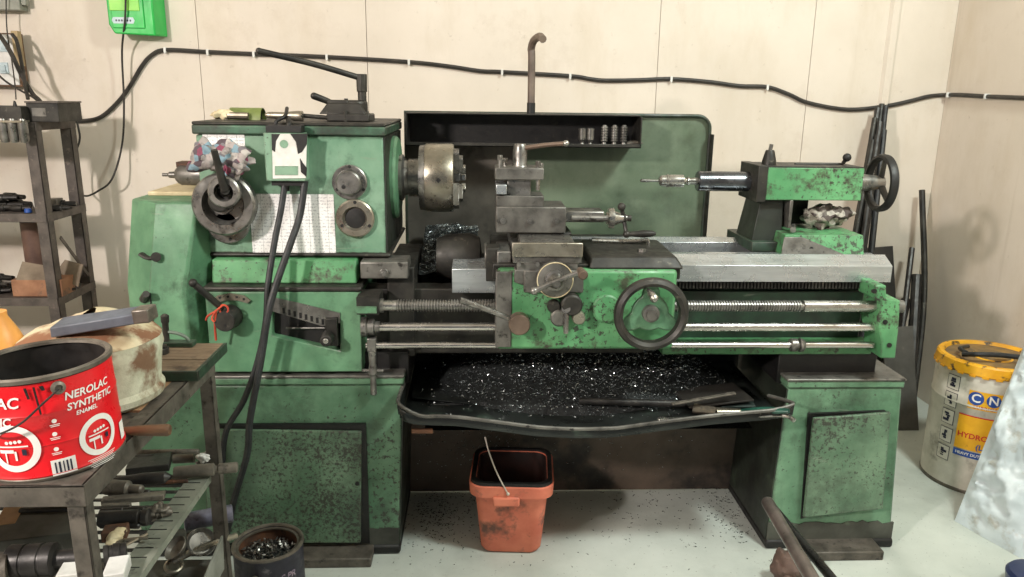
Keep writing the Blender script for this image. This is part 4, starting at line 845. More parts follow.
part('shavings', [SWARFD, STEELD], o, lathe((tc.x, tc.y, .117), (0, 0, 1), [(0, TR-.014), (.03, TR-.014), (.045, .03), (.047, 0)], 24), mi(curls(260, lambda: (lambda a, r: (tc.x+r*math.cos(a), tc.y+r*math.sin(a), .164-.15*r+random.uniform(0, .012)))(random.uniform(0, 6.28), (TR-.02)*math.sqrt(random.random())), .018, .003), 1), kind='stuff')
def on_cyl(px, py, axis, r):
    d = ray(px, py); ox, oy = CAM.x-axis[0], CAM.y-axis[1]
    A = d.x*d.x+d.y*d.y; B = 2*(ox*d.x+oy*d.y); C = ox*ox+oy*oy-r*r; t = (-B-math.sqrt(max(0, B*B-4*A*C)))/(2*A)
    p = CAM+d*t; return math.atan2(p.x-axis[0], -(p.y-axis[1])), p.z
tq, zq = on_cyl(288, 560, (tc.x, tc.y), TR)
part('print', mottle('pale lilac print', (170, 150, 160), (110, 100, 120), 60, .5), o, wrap(text('S PR', .024, .2, True), (tc.x, tc.y), TR-.002, tq, .135), wrap(ann2(.012, .018, 24), (tc.x, tc.y), TR-.002, tq-.1, .095))
# ================================================================== TABLE
TZ = .76; TX = -.602; TY0, TY1 = 1.085, 1.66; TXL = -1.35
tb_ = thing('work_table', (-1.0, 1.4, 0), 'rough angle iron work table with shelves in the left foreground', 'table')
def angle(x0, x1, y0, y1, z0, z1, nm='rail', m=FRAMEM, th=.004): return part(nm, m, tb_, box(x0, x1, y0, y1, z0, z1), bevel=.002)
part('rail', FRAMEM, tb_, box(TXL, TX, TY0, TY0+.004, TZ-.034, TZ+.002), box(TXL, TX, TY0, TY0+.034, TZ-.002, TZ+.002), bevel=.001)
part('rail', FRAMEM, tb_, box(TX-.004, TX+.0008, TY0+.001, TY1+.02, TZ-.034, TZ+.0028), box(TX-.034, TX, TY0+.001, TY1+.02, TZ-.0015, TZ+.0028), bevel=.0005)
part('rail', FRAMEM, tb_, box(TXL, TX, TY1+.016, TY1+.02, TZ-.034, TZ+.002), bevel=.001)
part('rail', FRAMEM, tb_, box(TXL, TXL+.004, TY0, TY1+.02, TZ-.034, TZ+.002), bevel=.001)
for X, Y, sy in ((TX, TY0, 1), (TX, TY1, 1), (TXL, TY0, 1), (TXL, TY1, 1)):
    s = -1 if X == TX else 1
    X = X+s*.0045; Y = Y+.0045
    part('leg', FRAMEM, tb_, box(min(X, X+s*.028), max(X, X+s*.028), Y, Y+.004, 0, TZ-.003), box(min(X, X+s*.004), max(X, X+s*.004), Y, Y+.026, 0, TZ-.003), bevel=.0015)
part('table_top', mottle('dark table boards', (96, 88, 78), (60, 54, 48), 8, .7, c3=(40, 36, 32), t3=(.52, .66)), tb_, box(TXL+.005, TX-.034, TY0+.034, 1.37, TZ-.012, TZ-.001))
part('table_top', WOODL, tb_, box(TXL+.005, TX-.012, 1.372, TY1+.014, TZ-.012, TZ+.0025))
# slatted shelf
SZ = .49; s0 = atz(140, 577, SZ); s1 = atz(200, 480, SZ)
SX = (s0.x+s1.x)/2
part('shelf_rail', [mottle('grey green shelf angle', (142, 146, 134), (112, 116, 106), 16, .5, .2, c3=(74, 74, 68), t3=(.6, .72)), BLACK], tb_, box(SX-.040, SX+.008, TY0+.035, TY1-.03, SZ-.004, SZ), box(SX+.004, SX+.008, TY0+.035, TY1-.03, SZ-.016, SZ-.004), *[mi(box(SX-.040, SX-.004, y-.0013, y+.0013, SZ-.002, SZ+.0008), 1) for y in [TY0+.03+.032*i for i in range(16)]])
part('shelf_rail', FRAMEM, tb_, box(TXL, SX, TY0+.035, TY0+.039, SZ-.03, SZ))
part('shelf_rail', FRAMEM, tb_, box(TXL, SX, TY1-.03, TY1-.026, SZ-.03, SZ))
for i in range(16): part('shelf_bar', TOOLD, tb_, box(TXL, SX-.02, TY0+.028+.032*i, TY0+.034+.032*i, SZ-.008, SZ-.003))
LZ3 = .25
part('lower_tray', [mottle('grey tray', (96, 94, 88), (66, 64, 60), 10, .5, .2), FRAMEM], tb_, box(TXL, TX-.01, TY0+.06, TY1, LZ3-.004, LZ3), mi(box(TXL, TX-.02, TY0+.08, TY0+.084, LZ3, LZ3+.05), 1))
wp = [at(212, 562, 1.36), at(232, 511, 1.56)]
part('tray_side', mottle('pale grey side plate', (140, 142, 134), (112, 114, 106), 12, .5), tb_, hexa([(TX-.002, 1.30, LZ3), (TX+.003, 1.30, LZ3), (TX+.003, 1.62, LZ3), (TX-.002, 1.62, LZ3)], [(TX+.002, 1.32, LZ3+.03), (TX+.007, 1.32, LZ3+.03), (TX+.007, 1.62, LZ3+.09), (TX+.002, 1.62, LZ3+.09)]), bevel=.001)
# ---- things on the table shelves
GR = 'machine tools and bars heaped on the slatted shelf'
def bar(px0, py0, px1, py1, base, rs, mat, name, label, cat, prof=None, flat=False, w=None, group=GR, lift=0):
    """rs in metres; lies on height base"""
    r = max(rs) if isinstance(rs, (list, tuple)) else rs; z = base+r+lift
    a, b = atz(px0, py0, z), atz(px1, py1, z); Lg = (b-a).length
    if flat: sh = [obox((a+b)/2, b-a, Lg, w or r*2.5, r*2)]; bv = .002
    else:
        pr = prof or [(0, .8), (.02, 1), (.98, 1), (1, .8)]
        sh = [lathe(a, b-a, [(t*Lg, q*r) for t, q in pr], 18)]; bv = 0
    o = part(name, mat, None, *sh, bevel=bv); return tag(o, label, cat, group)
B = SZ-.002
bar(136, 453, 199, 452, B, .008, TOOLM, 'round_bar', 'long thin grey bar at the back of the slatted shelf', 'bar')
bar(128, 466, 171, 461, B, .009, TOOLD, 'steel_block', 'flat dark steel block at the back of the slatted shelf', 'block', flat=True, w=.07)
bar(173, 459, 195, 458, B, .011, TOOLM, 'boring_sleeve', 'short grey sleeve behind the slotted bar on the shelf', 'sleeve')
bar(174, 473, 238, 467, B, .0145, TOOLM, 'slotted_bar', 'thick light grey slotted bar poking out over the slatted shelf edge', 'bar', prof=[(0, .9), (.02, 1), (.62, 1), (.64, .55), (.68, .55), (.7, .85), (.98, .85), (1, .6)], lift=.006)
bar(114, 481, 171, 477, B, .014, TOOLD, 'tapered_shank', 'black tapered shank lying on the slatted shelf behind the grey arbor', 'shank', prof=[(0, .6), (.3, .8), (.5, 1), (.9, 1), (.96, .6), (1, .4)])
bar(106, 487, 143, 489.5, B, .017, TOOLM, 'stepped_arbor', 'grey arbor with a thick end on the slatted shelf below the black shank', 'arbor', prof=[(0, .9), (.02, 1), (.6, 1), (.66, .6), (.95, .6), (1, .4)])
bar(102, 501, 165, 495, B, .006, TOOLM, 'flat_bar', 'long flat grey bar crossing the middle of the slatted shelf', 'bar', flat=True, w=.022)
bar(102, 507, 131, 505.5, B, .006, TOOLM, 'square_bar', 'short square bar beside the front leg on the slatted shelf', 'bar', flat=True, w=.012)
bar(100, 519, 150, 517, B, .0165, TOOLD, 'morse_sleeve', 'thick dark cylinder with ringed end on the slatted shelf', 'sleeve', prof=[(0, 1), (.78, 1), (.8, .85), (.84, .85), (.86, 1.05), (.97, 1.05), (1, .8)])
p = atz(158, 511, B+.015); tag(part('rusty_casting', TOOLM, None, crumple(p, .022, .018, .017, .5, 60, 3)), 'knobbly grey casting beside the shelf rail', 'casting', GR)
bar(103, 534, 128, 531, B, .010, RUST, 'brown_offcut', 'small rust brown offcut on the slatted shelf near the front leg', 'offcut', flat=True, w=.035)
p = atz(113, 538, B+.018); tag(part('tan_wedge', TAN, None, crumple(p+Vector((0, .01, -.003)), .014, .03, .010, .25, 40, 9)), 'small cream wedge lying on the slatted shelf', 'wedge', GR)
o = thing('pliers', atz(110, 545, B+.01), 'open grey pliers lying across the slatted shelf', 'pliers', GR)
part('handle', CHUCKM, o, tube([atz(106, 547, B+.012), atz(125, 540, B+.014), atz(148, 538, B+.012)], .0032, 8))
part('handle', CHUCKM, o, tube([atz(106, 550, B+.012), atz(125, 545, B+.014), atz(147, 534, B+.012)], .0032, 8))
bar(104, 556, 127, 551, B, .019, TOOLD, 'knurled_collar', 'short dark ringed collar on the slatted shelf', 'collar', prof=[(0, 1), (.2, 1), (.22, .9), (.4, .9), (.42, 1), (.7, 1), (.72, .9), (.98, .9), (1, .6)])
bar(106, 572, 128, 569, B, .012, WHITEP, 'white_block', 'white block at the front of the slatted shelf right of the leg', 'block', flat=True, w=.06)
bar(62, 574, 90, 571, B, .016, WHITEL, 'white_block', 'pale grey block on the slatted shelf left of the front leg', 'block', flat=True, w=.06)
bar(8, 562, 88, 557, B, .030, TOOLD, 'drill_arbor', 'large black stepped cylinder under the table left of the front leg', 'arbor', prof=[(0, .9), (.02, 1), (.2, 1), (.21, .93), (.23, .93), (.24, 1), (.42, 1), (.43, .93), (.45, .93), (.46, 1), (.58, 1), (.6, .55), (.98, .55), (1, .4)])
bar(0, 533, 84, 523, B, .018, mottle('dark olive plate', (66, 66, 58), (46, 46, 42), 14, .5), 'clamp_plate', 'dark olive steel plate with a hole under the red paint can', 'plate', flat=True, w=.13)
bar(58, 541, 88, 538, B, .010, TOOLM, 'round_bar', 'thin grey bar between the olive plate and the black cylinder', 'bar')
bar(20, 511, 79, 509, B, .007, TOOLD, 'round_bar', 'dark bar lying behind the olive plate on the shelf', 'bar', lift=.03)
bar(-20, 572, 10, 567, B, .028, TOOLM, 'bearing_housing', 'grey round housing at the left edge of the slatted shelf', 'housing')
bar(0, 517, 22, 514, B, .006, WOODL, 'wood_offcut', 'light wooden offcut at the left end of the slatted shelf', 'wood', flat=True, w=.09, lift=.025)
for i, (a_, b_, c_, d_, r_, m_, nm, lb) in enumerate(((135, 459, 172, 457, .010, TOOLD, 'round_bar', 'dark round bar under the long thin grey bar'), (100, 512, 145, 509, .008, TOOLD, 'square_bar', 'dark square bar behind the thick ringed cylinder'), (108, 493, 150, 492, .007, TOOLD, 'drill_shank', 'thin dark drill shank beside the grey arbor'), (100, 525, 140, 526, .007, TOOLD, 'drill_shank', 'thin dark drill shank in front of the thick ringed cylinder'), (160, 482, 188, 481, .005, RUST, 'rusty_pin', 'small rusty pin near the back of the shelf rail'), (196, 464, 216, 458, .006, STEELD, 'bent_hook', 'grey hook beyond the slotted bar'), (30, 548, 62, 545, .009, TOOLD, 'reamer', 'dark reamer lying behind the black stepped cylinder'), (0, 545, 40, 541, .008, TOOLD, 'reamer', 'black reamer at the left end of the slatted shelf'))):
    bar(a_, b_, c_, d_, B, r_, m_, nm, lb, nm.split('_')[-1], prof=[(0, .7), (.03, 1), (.5, 1), (.52, .8), (.97, .8), (1, .5)])
p = atz(204, 457, B+.03); tag(part('crumpled_paper', WHITEP, None, crumple(p, .016, .012, .012, .5, 60, 5)), 'small crumpled white paper at the far end of the slatted shelf', 'paper', GR)
G3 = 'parts lying in the lower tray of the table'
B3 = LZ3
bar(184, 522, 233, 513, B3, .022, TOOLB, 'bluish_shaft', 'thick bluish grey shaft in the lower tray', 'shaft', group=G3, lift=.05)
bar(187, 536, 214, 536, B3, .009, TOOLM, 'round_bar', 'short grey bar in the lower tray under the bluish shaft', 'bar', group=G3, lift=.03)
def dish(px, py, r, lab, nm, m, tilt):
    p = atz(px, py, B3+.04); o = part(nm, m, None, lathe(p, tilt, [(0, r*.3), (.004, r*.35), (.012, r*.8), (.022, r), (.024, r*.96), (.014, r*.74), (.008, 0)], 28)); return tag(o, lab, 'disc', G3)
dish(199, 545, .035, 'shiny steel cup lying tilted in the lower tray', 'steel_cup', STEELD, (.5, -.5, .7))
dish(182, 552, .030, 'dull grey cup leaning by the shelf rail in the lower tray', 'steel_cup', TOOLM, (-.5, -.4, .8))
p = atz(206, 556, B3+.025); tag(part('bent_bar', CHUCKM, None, tube([p+Vector((-.07, -.02, 0)), p+Vector((-.03, .0, .012)), p+Vector((.02, .03, .02)), p+Vector((.05, .07, .01))], .008)), 'curved pale bar in the lower tray', 'bar', G3)
p = atz(174, 566, B3+.02); tag(part('pipe_ring', CHUCKM, None, torus(p, (.2, -.3, 1), .018, .005, 24, 8)), 'small pale ring in the front of the lower tray', 'ring', G3)
# ---- upper board
BZ = .785
a, b = atz(200, 372, BZ), atz(225, 343, BZ)
o = thing('bench_board', (-.85, 1.6, TZ+.003), 'grey planked board with dark green metal edges lying on the far end of the table', 'board')
bx_ = (a.x+b.x)/2; by0, by1 = a.y, b.y; bm_ = by0+(by1-by0)*.42
part('plank', WOOD, o, box(-1.25, bx_-.008, by0+.008, bm_-.004, TZ+.006, BZ), bevel=.002)
part('plank', WOOD, o, box(-1.25, bx_-.008, bm_+.004, by1, TZ+.006, BZ), bevel=.002)
part('metal_edge', G_DARK, o, box(-1.25, bx_, by0, by0+.007, TZ+.004, BZ+.001), box(bx_-.007, bx_, by0+.001, by1, TZ+.004, BZ+.0012), box(-1.25, bx_-.003, by0+.02, by1-.02, TZ+.0035, TZ+.008), bevel=.001)
a, b = at(196, 335, 1.70), at(155, 335, 1.70)
o2 = thing('green_clamp', (a.x-.1, 1.69, BZ), 'green metal bracket with hoop and upright bolt on the far end of the table', 'bracket')
part('base_bar', G_DARK, o2, box(a.x-.25, a.x, by1-.035, by1-.008, BZ+.0005, BZ+.012), bevel=.002)
c = at(166, 333, by1-.02)
part('hoop', mottle('grey green hoop', (112, 128, 112), (86, 100, 88), 18, .5), o2, tube([(c.x+.05*math.cos(t), by1-.022, BZ+.010+.024*math.sin(t)) for t in [math.pi*k/10 for k in range(11)]], .004))
part('bolt', CAST, o2, lathe((c.x, by1-.022, BZ+.01), (.03, 0, 1), [(0, .007), (.045, .007), (.048, .009), (.062, .009), (.066, .004), (.066, 0)], 14))
p = atz(160, 350, BZ+.008); single('hex_nut', CAST, 'dark oily nut lying on the planked board beside the scaly drum', 'nut', tubering((p.x, p.y, BZ+.0005), (0, 0, 1), .009, .019, .013, 18), obox((p.x-.01, p.y, BZ+.012), (1, .2, 0), .045, .02, .012), bevel=.001)
a, b = atz(123, 431, TZ+.012), atz(170, 430, TZ+.012)
single('hammer_handle', [HANDLEW, STEELD], 'brown wooden handle poking out over the table edge under the drum', 'handle', lathe(a, b-a, [(0, .007), (.03, .0095), ((b-a).length-.004, .011), ((b-a).length, .009)], 16))
# ---- scaly drum
r0 = atz(163, 403, TZ); DR = .122
dc = Vector((r0.x-DR*.93-.018, r0.y+.02, TZ+.0035))
dz = at(156, 337, dc.y).z
o = thing('drum', dc, 'scaly cream drum with a conical lid and blue grey strap behind the red paint can', 'drum')
hh = dz-dc.z
part('body', FOAM, o, lathe(dc, (0, 0, 1), [(0, DR-.012), (.008, DR-.002), (.02, DR), (.03, DR-.006), (hh-.03, DR+.001), (hh-.02, DR+.005), (hh, DR+.002), (hh, 0)], 56))
def lidf(u, v):
    a = 2*math.pi*u; q = 1-v; r = (DR+.003)*(.12+.88*q**.8); z = hh+.046*(1-q)**.75+.004*noise.noise(Vector((math.cos(a)*3, math.sin(a)*3, v*4)))
    z += .010*(1-q)*math.cos(a-.8)
    return dc+Vector((r*math.cos(a), r*math.sin(a), z))
part('lid', CHARC, o, grid(lidf, 48, 14), lathe(dc+Vector((0, 0, hh)), (0, 0, 1), [(0, DR+.002), (.002, .02), (.03, .015), (.035, 0)], 24))
p0_, p1_ = at(46, 341, dc.y-.10), at(146, 320, dc.y-.06)
st = []
for k in range(13):
    t = k/12; q = p0_.lerp(p1_, t); q.z += .004*math.sin(t*math.pi); q.y = dc.y-.085-.03*math.sin(t*math.pi); st.append(q)
part('strap', BLUEG, o, hexa([st[0], st[0]+Vector((0, .05, .006)), st[0]+Vector((0, .05, .026)), st[0]+Vector((0, 0, .02))], [st[-1], st[-1]+Vector((0, .04, .006)), st[-1]+Vector((0, .04, .026)), st[-1]+Vector((0, 0, .02))]), bevel=.003)
part('strap_end', TIND, o, obox(st[-1]+Vector((.006, .01, .016)), (1, 0, .1), .03, .04, .026), bevel=.003)
# ---- red paint can
CR = .103
cc = Vector((-.699, 1.196, TZ+.002)); cz1 = at(112, 359, cc.y).z-cc.z
o = thing('paint_can', cc, 'open red paint can with white lettering on the near end of the work table', 'can')
part('body', RED, o, lathe(cc, (0, 0, 1), [(.004, CR-.001), (.008, CR+.001), (.012, CR-.001), (cz1*.34, CR-.001), (cz1*.345, CR), (cz1*.36, CR-.001), (cz1*.64, CR-.001), (cz1*.65, CR), (cz1*.66, CR-.001), (cz1-.008, CR-.001)], 72, caps=False))
part('base_rim', TIND, o, lathe(cc, (0, 0, 1), [(0, 0), (0, CR), (.004, CR+.001), (.006, CR-.001)], 64))
part('rim', TIND, o, ring(cc+Vector((0, 0, cz1-.006)), (0, 0, 1), [(0, CR-.004), (0, CR+.0015), (.006, CR+.002), (.009, CR-.001), (.007, CR-.008), (.003, CR-.009)], 72))
part('inside', TINK, o, lathe(cc, (0, 0, 1), [(.05, 0), (.05, CR-.006), (cz1-.004, CR-.006)], 56, caps=False))
ax = (cc.x, cc.y); R1 = CR+.0007
def lab(shape, px, py, rot=0, dr=0, mat=TINW, name='print'):
    th, z = on_cyl(px, py, ax, CR); return wrap(shape, ax, R1+dr, th, z, rot)
th0, z0_ = on_cyl(62, 389, ax, CR)
part('ear', TIND, o, lathe((cc.x+CR*math.sin(th0), cc.y-CR*math.cos(th0), z0_), (math.sin(th0), -math.cos(th0), 0), [(0, .0105), (.004, .010), (.006, .006), (.003, .004), (.003, 0)], 24))
ep = Vector((cc.x+(CR+.006)*math.sin(th0), cc.y-(CR+.006)*math.cos(th0), z0_))
part('wire_handle', CAST, o, tube([ep, ep+Vector((-.02, -.012, -.018)), on_ := Vector((cc.x+(CR+.012)*math.sin(th0-.55), cc.y-(CR+.014)*math.cos(th0-.55), z0_-.045)), Vector((cc.x+(CR+.012)*math.sin(th0-1.0), cc.y-(CR+.012)*math.cos(th0-1.0), z0_-.058)), Vector((cc.x+(CR+.01)*math.sin(th0-1.9), cc.y-(CR+.01)*math.cos(th0-1.9), z0_-.04)), Vector((cc.x+(CR+.008)*math.sin(th0-3.0), cc.y-(CR+.008)*math.cos(th0-3.0), z0_))], .0017, 8))
thn, zn = on_cyl(69, 399, ax, CR)
part('print', TINW, o, wrap([[Vector((p.x+.037, p.y, 0)) for p in text('NEROLAC', .0172, .18, True)[0]], text('NEROLAC', .0172, .18, True)[1]], ax, R1, thn, zn+.001, .0),
     wrap([[Vector((p.x+.040, p.y, 0)) for p in text('SYNTHETIC', .0157, .18, True)[0]], text('SYNTHETIC', .0157, .18, True)[1]], ax, R1, thn, zn-.017, 0),
     wrap([[Vector((p.x+.028, p.y, 0)) for p in text('ENAMEL', .0095, .18, True)[0]], text('ENAMEL', .0095, .18, True)[1]], ax, R1, thn, zn-.030, 0))
thl, zl = on_cyl(8, 407, ax, CR)
tn = text('NEROLAC', .024, .18, True); ts_ = text('SYNTHETIC', .018, .18, True)
part('print', TINW, o, wrap([[Vector((p.x-.052, p.y, 0)) for p in tn[0]], tn[1]], ax, R1, thl+.16, zl+.004), wrap([[Vector((p.x-.058, p.y, 0)) for p in ts_[0]], ts_[1]], ax, R1, thl+.14, zl-.026))
def ringprint(px, py, s=1.0):
    th, z = on_cyl(px, py, ax, CR)
    part('round_badge', [TINW, RED, INK], o, wrap(ann2(.026*s, .0355*s, 48), ax, R1, th, z), *[wrap(ann2(0.0, .0026*s, 10, x_*s, .009*s+.0006*k), ax, R1, th, z) for k, x_ in enumerate((-.008, -.002, .004, .010))],
         wrap(rect2(.040*s, .0022*s, 6, 0, .003*s), ax, R1, th, z), wrap(rect2(.020*s, .005*s, 4, -.010*s, -.004*s), ax, R1, th, z), wrap(rect2(.002*s, .018*s, 2, -.012*s, -.013*s), ax, R1, th, z), wrap(rect2(.003*s, .014*s, 2, .002*s, -.011*s), ax, R1, th, z), mi(wrap(rect2(.006*s, .009*s, 2, .014*s, -.006*s), ax, R1+.0003, th, z), 2))
ringprint(101, 436, .95); ringprint(15, 449, 1.08)
th, z = on_cyl(65, 467, ax, CR)
part('barcode', [TINW, INK], o, wrap(rect2(.034, .026, 8), ax, R1, th, z), *[mi(wrap(rect2(w_, .018, 1, x_, 0), ax, R1+.0004, th, z), 1) for x_, w_ in ((-.011, .0022), (-.0055, .003), (0, .0018), (.005, .0026), (.010, .0024))])
sm = []
for px, py in ((57, 424), (57, 437), (58, 452)):
    th, z = on_cyl(px, py, ax, CR); sm += [wrap(ann2(0, .0035, 12, 0, .003), ax, R1, th, z), wrap(rect2(.014, .0012, 4, 0, -.003), ax, R1, th, z), wrap(rect2(.012, .0012, 4, 0, -.0055), ax, R1, th, z)]
th, z = on_cyl(104, 460, ax, CR)
for k in range(6): sm.append(wrap(rect2(.052-.006*(k % 3), .0011, 8, 0, .006-.0028*k), ax, R1, th, z))
th, z = on_cyl(113, 440, ax, CR); th += .35
sm += [wrap(rect2(.02, .03, 3), ax, R1, th, z)]
for k_ in range(0, len(sm), 3): part('small_print', TINW, o, *sm[k_:k_+3])
# drips of dark paint running down from the rim
part('paint_drip', BLACK, o, *[wrap(([Vector((x0, 0, 0)), Vector((x0+w_, 0, 0)), Vector((x0+w_*.6+.004, -h_, 0)), Vector((x0+.003, -h_, 0))], [(0, 1, 2, 3)]), ax, R1+.0006, thl+.35, cc.z+cz1-.012) for x0, w_, h_ in ((-.006, .004, .018), (.006, .003, .045), (.014, .006, .008))])
can_root = bpy.data.objects['paint_can']; can_root.rotation_euler = (0, math.radians(-2.2), 0)
# ---- other things on the table
p = atz(8, 357, TZ+.003)
o = single('amber_bottle', AMBER, 'amber plastic container at the left edge of the photo behind the red can', 'container', lathe((at(-2, 335, 1.42).x, 1.42, TZ+.003), (0, 0, 1), [(0, .045), (.005, .05), (.10, .05), (.14, .035), (.17, .02), (.18, .02), (.18, 0)], 28))
pz = atz(28, 338, .80)
p = at(34, 330, 1.62); single('black_bowl', RUB, 'shiny black bowl behind the red paint can on the work table', 'bowl', lathe((p.x, 1.60, TZ+.0045), (0, 0, 1), [(0, .03), (.004, .04), (.035, .066), (.05, .070), (.053, .068), (.05, .062), (.012, .035), (.010, 0)], 36))
p = at(33, 346, 1.46); single('pale_lid', PALEB, 'pale blue plastic lid leaning between the black bowl and the red can', 'lid', lathe((p.x, 1.46, TZ+.006), (.2, -.3, .9), [(0, .042), (.012, .044), (.016, .040), (.016, 0)], 28))
# ================================================================== RACK
KX = -1.640; KY0, KY1 = 2.96, 3.21; KXL = -2.36
rk = thing('storage_rack', (-1.8, 3.08, 0), 'tall grey brown steel rack with shelves at the left against the wall', 'rack')
zt_r = at(34, 122, 2.96).z; zm_r = at(20, 217, 2.96).z; zb_r = at(20, 301, 2.96).z
for X, Y in ((KX, KY0), (KX, KY1), (KXL, KY0), (KXL, KY1)):
    s = -1 if X == KX else 1; w = .042
    part('post', RACKM, rk, box(min(X+s*w, X), max(X+s*w, X), Y, Y+.004, 0, zt_r), box(min(X+s*.004, X), max(X+s*.004, X), Y, Y+w, 0, zt_r), bevel=.001)
for z in (zt_r, zm_r+.012, zb_r+.012, .28):
    part('shelf', RACKM, rk, box(KXL+.005, KX-.005, KY0+.005, KY1-.002, z-.004, z-.001), box(KXL+.004, KX-.004, KY0-.003, KY0, z-.032, z), box(KX, KX+.003, KY0, KY1+.04, z-.032, z), box(KXL+.004, KX-.004, KY1-.004, KY1-.001, z-.03, z), bevel=.001)
part('brace', RACKM, rk, obox((KX+.004, 3.11, (zm_r+zb_r)/2-.02), (0, .19, -(zm_r-zb_r-.12)), .26, .014, .004, up=(1, 0, 0)))
# rack contents
zz = zt_r+.0005
x0, x1 = at(28, 110, 2.98).x, at(61, 110, 2.98).x
o = thing('steel_case', ((x0+x1)/2, 3.06, zz), 'dark grey steel case on top of the rack', 'case')
part('body', CAST, o, box(x0, x1-.005, 2.97, 3.14, zz, zz+.068), bevel=.002); part('lid', RACKM, o, box(x0-.003, x1-.002, 2.967, 3.143, zz+.068, zz+.074), bevel=.001); part('label_patch', CAST2, o, box(x0+.02, x0+.07, 2.968, 2.97, zz+.02, zz+.05))
xq0, xq1 = at(-30, 110, 2.96).x, at(27, 110, 2.96).x
o = thing('tool_holder', ((xq0+xq1)/2, 2.96, zz), 'dark tool holder with hanging cylinders on the rack top left of the case', 'tool holder')
part('body', CAST, o, box(xq0, xq1, 2.92, 3.11, zz, zz+.055), bevel=.002); part('flange', CHUCKM, o, box(xq0, xq1+.004, 2.905, 2.96, zz-.002, zz+.006), bevel=.001)
for px in (3, 12.5, 22.5):
    p = at(px, 130, 2.92); part('hanging_arbor', STEELD, o, lathe((p.x, 2.925, zz+.012), (0, 0, -1), [(0, .012), (.008, .014), (.01, .018), (.07, .017), (.085, .013), (.088, 0)], 16))
part('screw', BLACK, o, cyl((at(14, 98, 2.96).x, 2.96, zz+.055), (at(14, 98, 2.96).x, 2.96, zz+.075), .008, .003, 10))
GM = 'oily tools heaped on the middle shelf of the rack'
z = zm_r+.0125
for i, (px, py, dx, r, m) in enumerate(((2, 206, .10, .014, TOOLD), (12, 203, .12, .012, TOOLD), (8, 210, .10, .010, CAST), (20, 206, .08, .013, TOOLD), (60, 208, .07, .012, TOOLD), (66, 205, .05, .010, CAST))):
    p = at(px, py, 3.02+.02*(i % 3)); ang = .4*math.sin(i*2.1)
    d = Vector((math.cos(ang), math.sin(ang), 0))
    bb = Vector((p.x, 3.02+.02*(i % 3), z+r)); tag(part('tool_shank', m, None, lathe(bb-d*dx/2, d, [(0, r*.6), (dx*.1, r), (dx*.6, r), (dx*.62, r*.6), (dx, r*.5)], 12)), ['dark shank at the left edge of the middle rack shelf', 'long dark shank on top of the middle rack shelf heap', 'black shank at the front of the middle rack shelf', 'thick dark shank beside the blue cap on the rack', 'dark shank just right of the front post on the middle rack shelf', 'short black shank by the rear post on the middle rack shelf'][i], 'tool', GM)
p = at(36, 205, 2.98); single('white_bulb', WHITEL, 'white rounded knob behind the front post on the middle rack shelf', 'knob', ball((p.x-.004, 3.02, z+.034), .026, sq=1.3))
p = at(28, 210, 2.99); single('blue_cap', BLUEM, 'small bright blue cap on the middle shelf of the rack', 'cap', cyl((p.x, 2.99, z), (p.x, 2.99, z+.016), .014, .012, ch=.002))  # a small blue cap lying loose on the shelf
p = at(54, 200, 3.1); single('grey_box', TOOLM, 'small grey block at the right end of the middle rack shelf', 'block', box(p.x-.02, p.x+.02, 3.08, 3.13, z, z+.04), bevel=.002)
z = zb_r+.0125
p = at(32, 240, 3.12); single('brown_tube', BROWNM, 'upright brown tube standing on the bottom shelf of the rack', 'tube', lathe((p.x, 3.13, z), (0, 0, 1), [(0, .04), (at(32, 222, 3.12).z-z, .04), (at(32, 222, 3.12).z-z, .034), (.02, .034), (.02, 0)], 32))
bx0_, bx1_ = at(12, 290, 2.98).x, at(36, 290, 2.98).x; bh = at(24, 280, 2.98).z-z
o = thing('cardboard_box', ((bx0_+bx1_)/2, 3.04, z), 'small open cardboard box with dusty raised flaps on the bottom rack shelf', 'box')
part('body', CARD, o, box(bx0_, bx1_+.10, 2.98, 3.08, z, z+bh), bevel=.002)
part('flap', CARDG, o, hexa([(bx0_+.02, 2.98, z+bh), (bx1_+.09, 2.98, z+bh), (bx1_+.09, 2.984, z+bh), (bx0_+.02, 2.984, z+bh)], [(bx0_+.03, 3.02, z+bh+.062), (bx1_+.03, 3.02, z+bh+.045), (bx1_+.03, 3.023, z+bh+.048), (bx0_+.03, 3.023, z+bh+.065)]))
part('flap', CARDG, o, hexa([(bx1_+.03, 3.06, z+bh), (bx1_+.12, 3.06, z+.02), (bx1_+.12, 3.065, z+.02), (bx1_+.03, 3.065, z+bh)], [(bx1_+.06, 3.1, z+bh+.055), (bx1_+.13, 3.1, z+bh+.035), (bx1_+.13, 3.105, z+bh+.035), (bx1_+.06, 3.105, z+bh+.055)]))
GB = 'oily tools heaped on the bottom shelf of the rack'
for i, (px, py, dx, r, m) in enumerate(((1, 296, .10, .013, TOOLD), (6, 290, .09, .014, CAST), (14, 279, .09, .012, TOOLM), (2, 283, .08, .012, TOOLD), (60, 291, .12, .011, TOOLD))):
    Yk = 3.02+.025*(i % 3); p = at(px, py, Yk); bb = Vector((p.x-.01*(i < 4), Yk, z+r+(.03 if i in (2, 3) else 0))); d = Vector((.95, .3*math.cos(i*3), 0)).normalized()
    if i == 2: bb = Vector((bx0_-.06, 3.1, z+r+.02))
    tag(part('tool_shank', m, None, lathe(bb-d*dx/2, d, [(0, r*.6), (dx*.1, r), (dx*.6, r), (dx*.62, r*.6), (dx, r*.5)], 12)), ['dark shank at the front left of the bottom rack shelf', 'black shank left of the cardboard box on the rack', 'grey shank piled behind the cardboard box on the rack', 'dark shank stacked on top at the left of the bottom rack shelf', 'dark shank right of the front post on the bottom rack shelf'][i], 'tool', GB)
z = zm_r+.0125
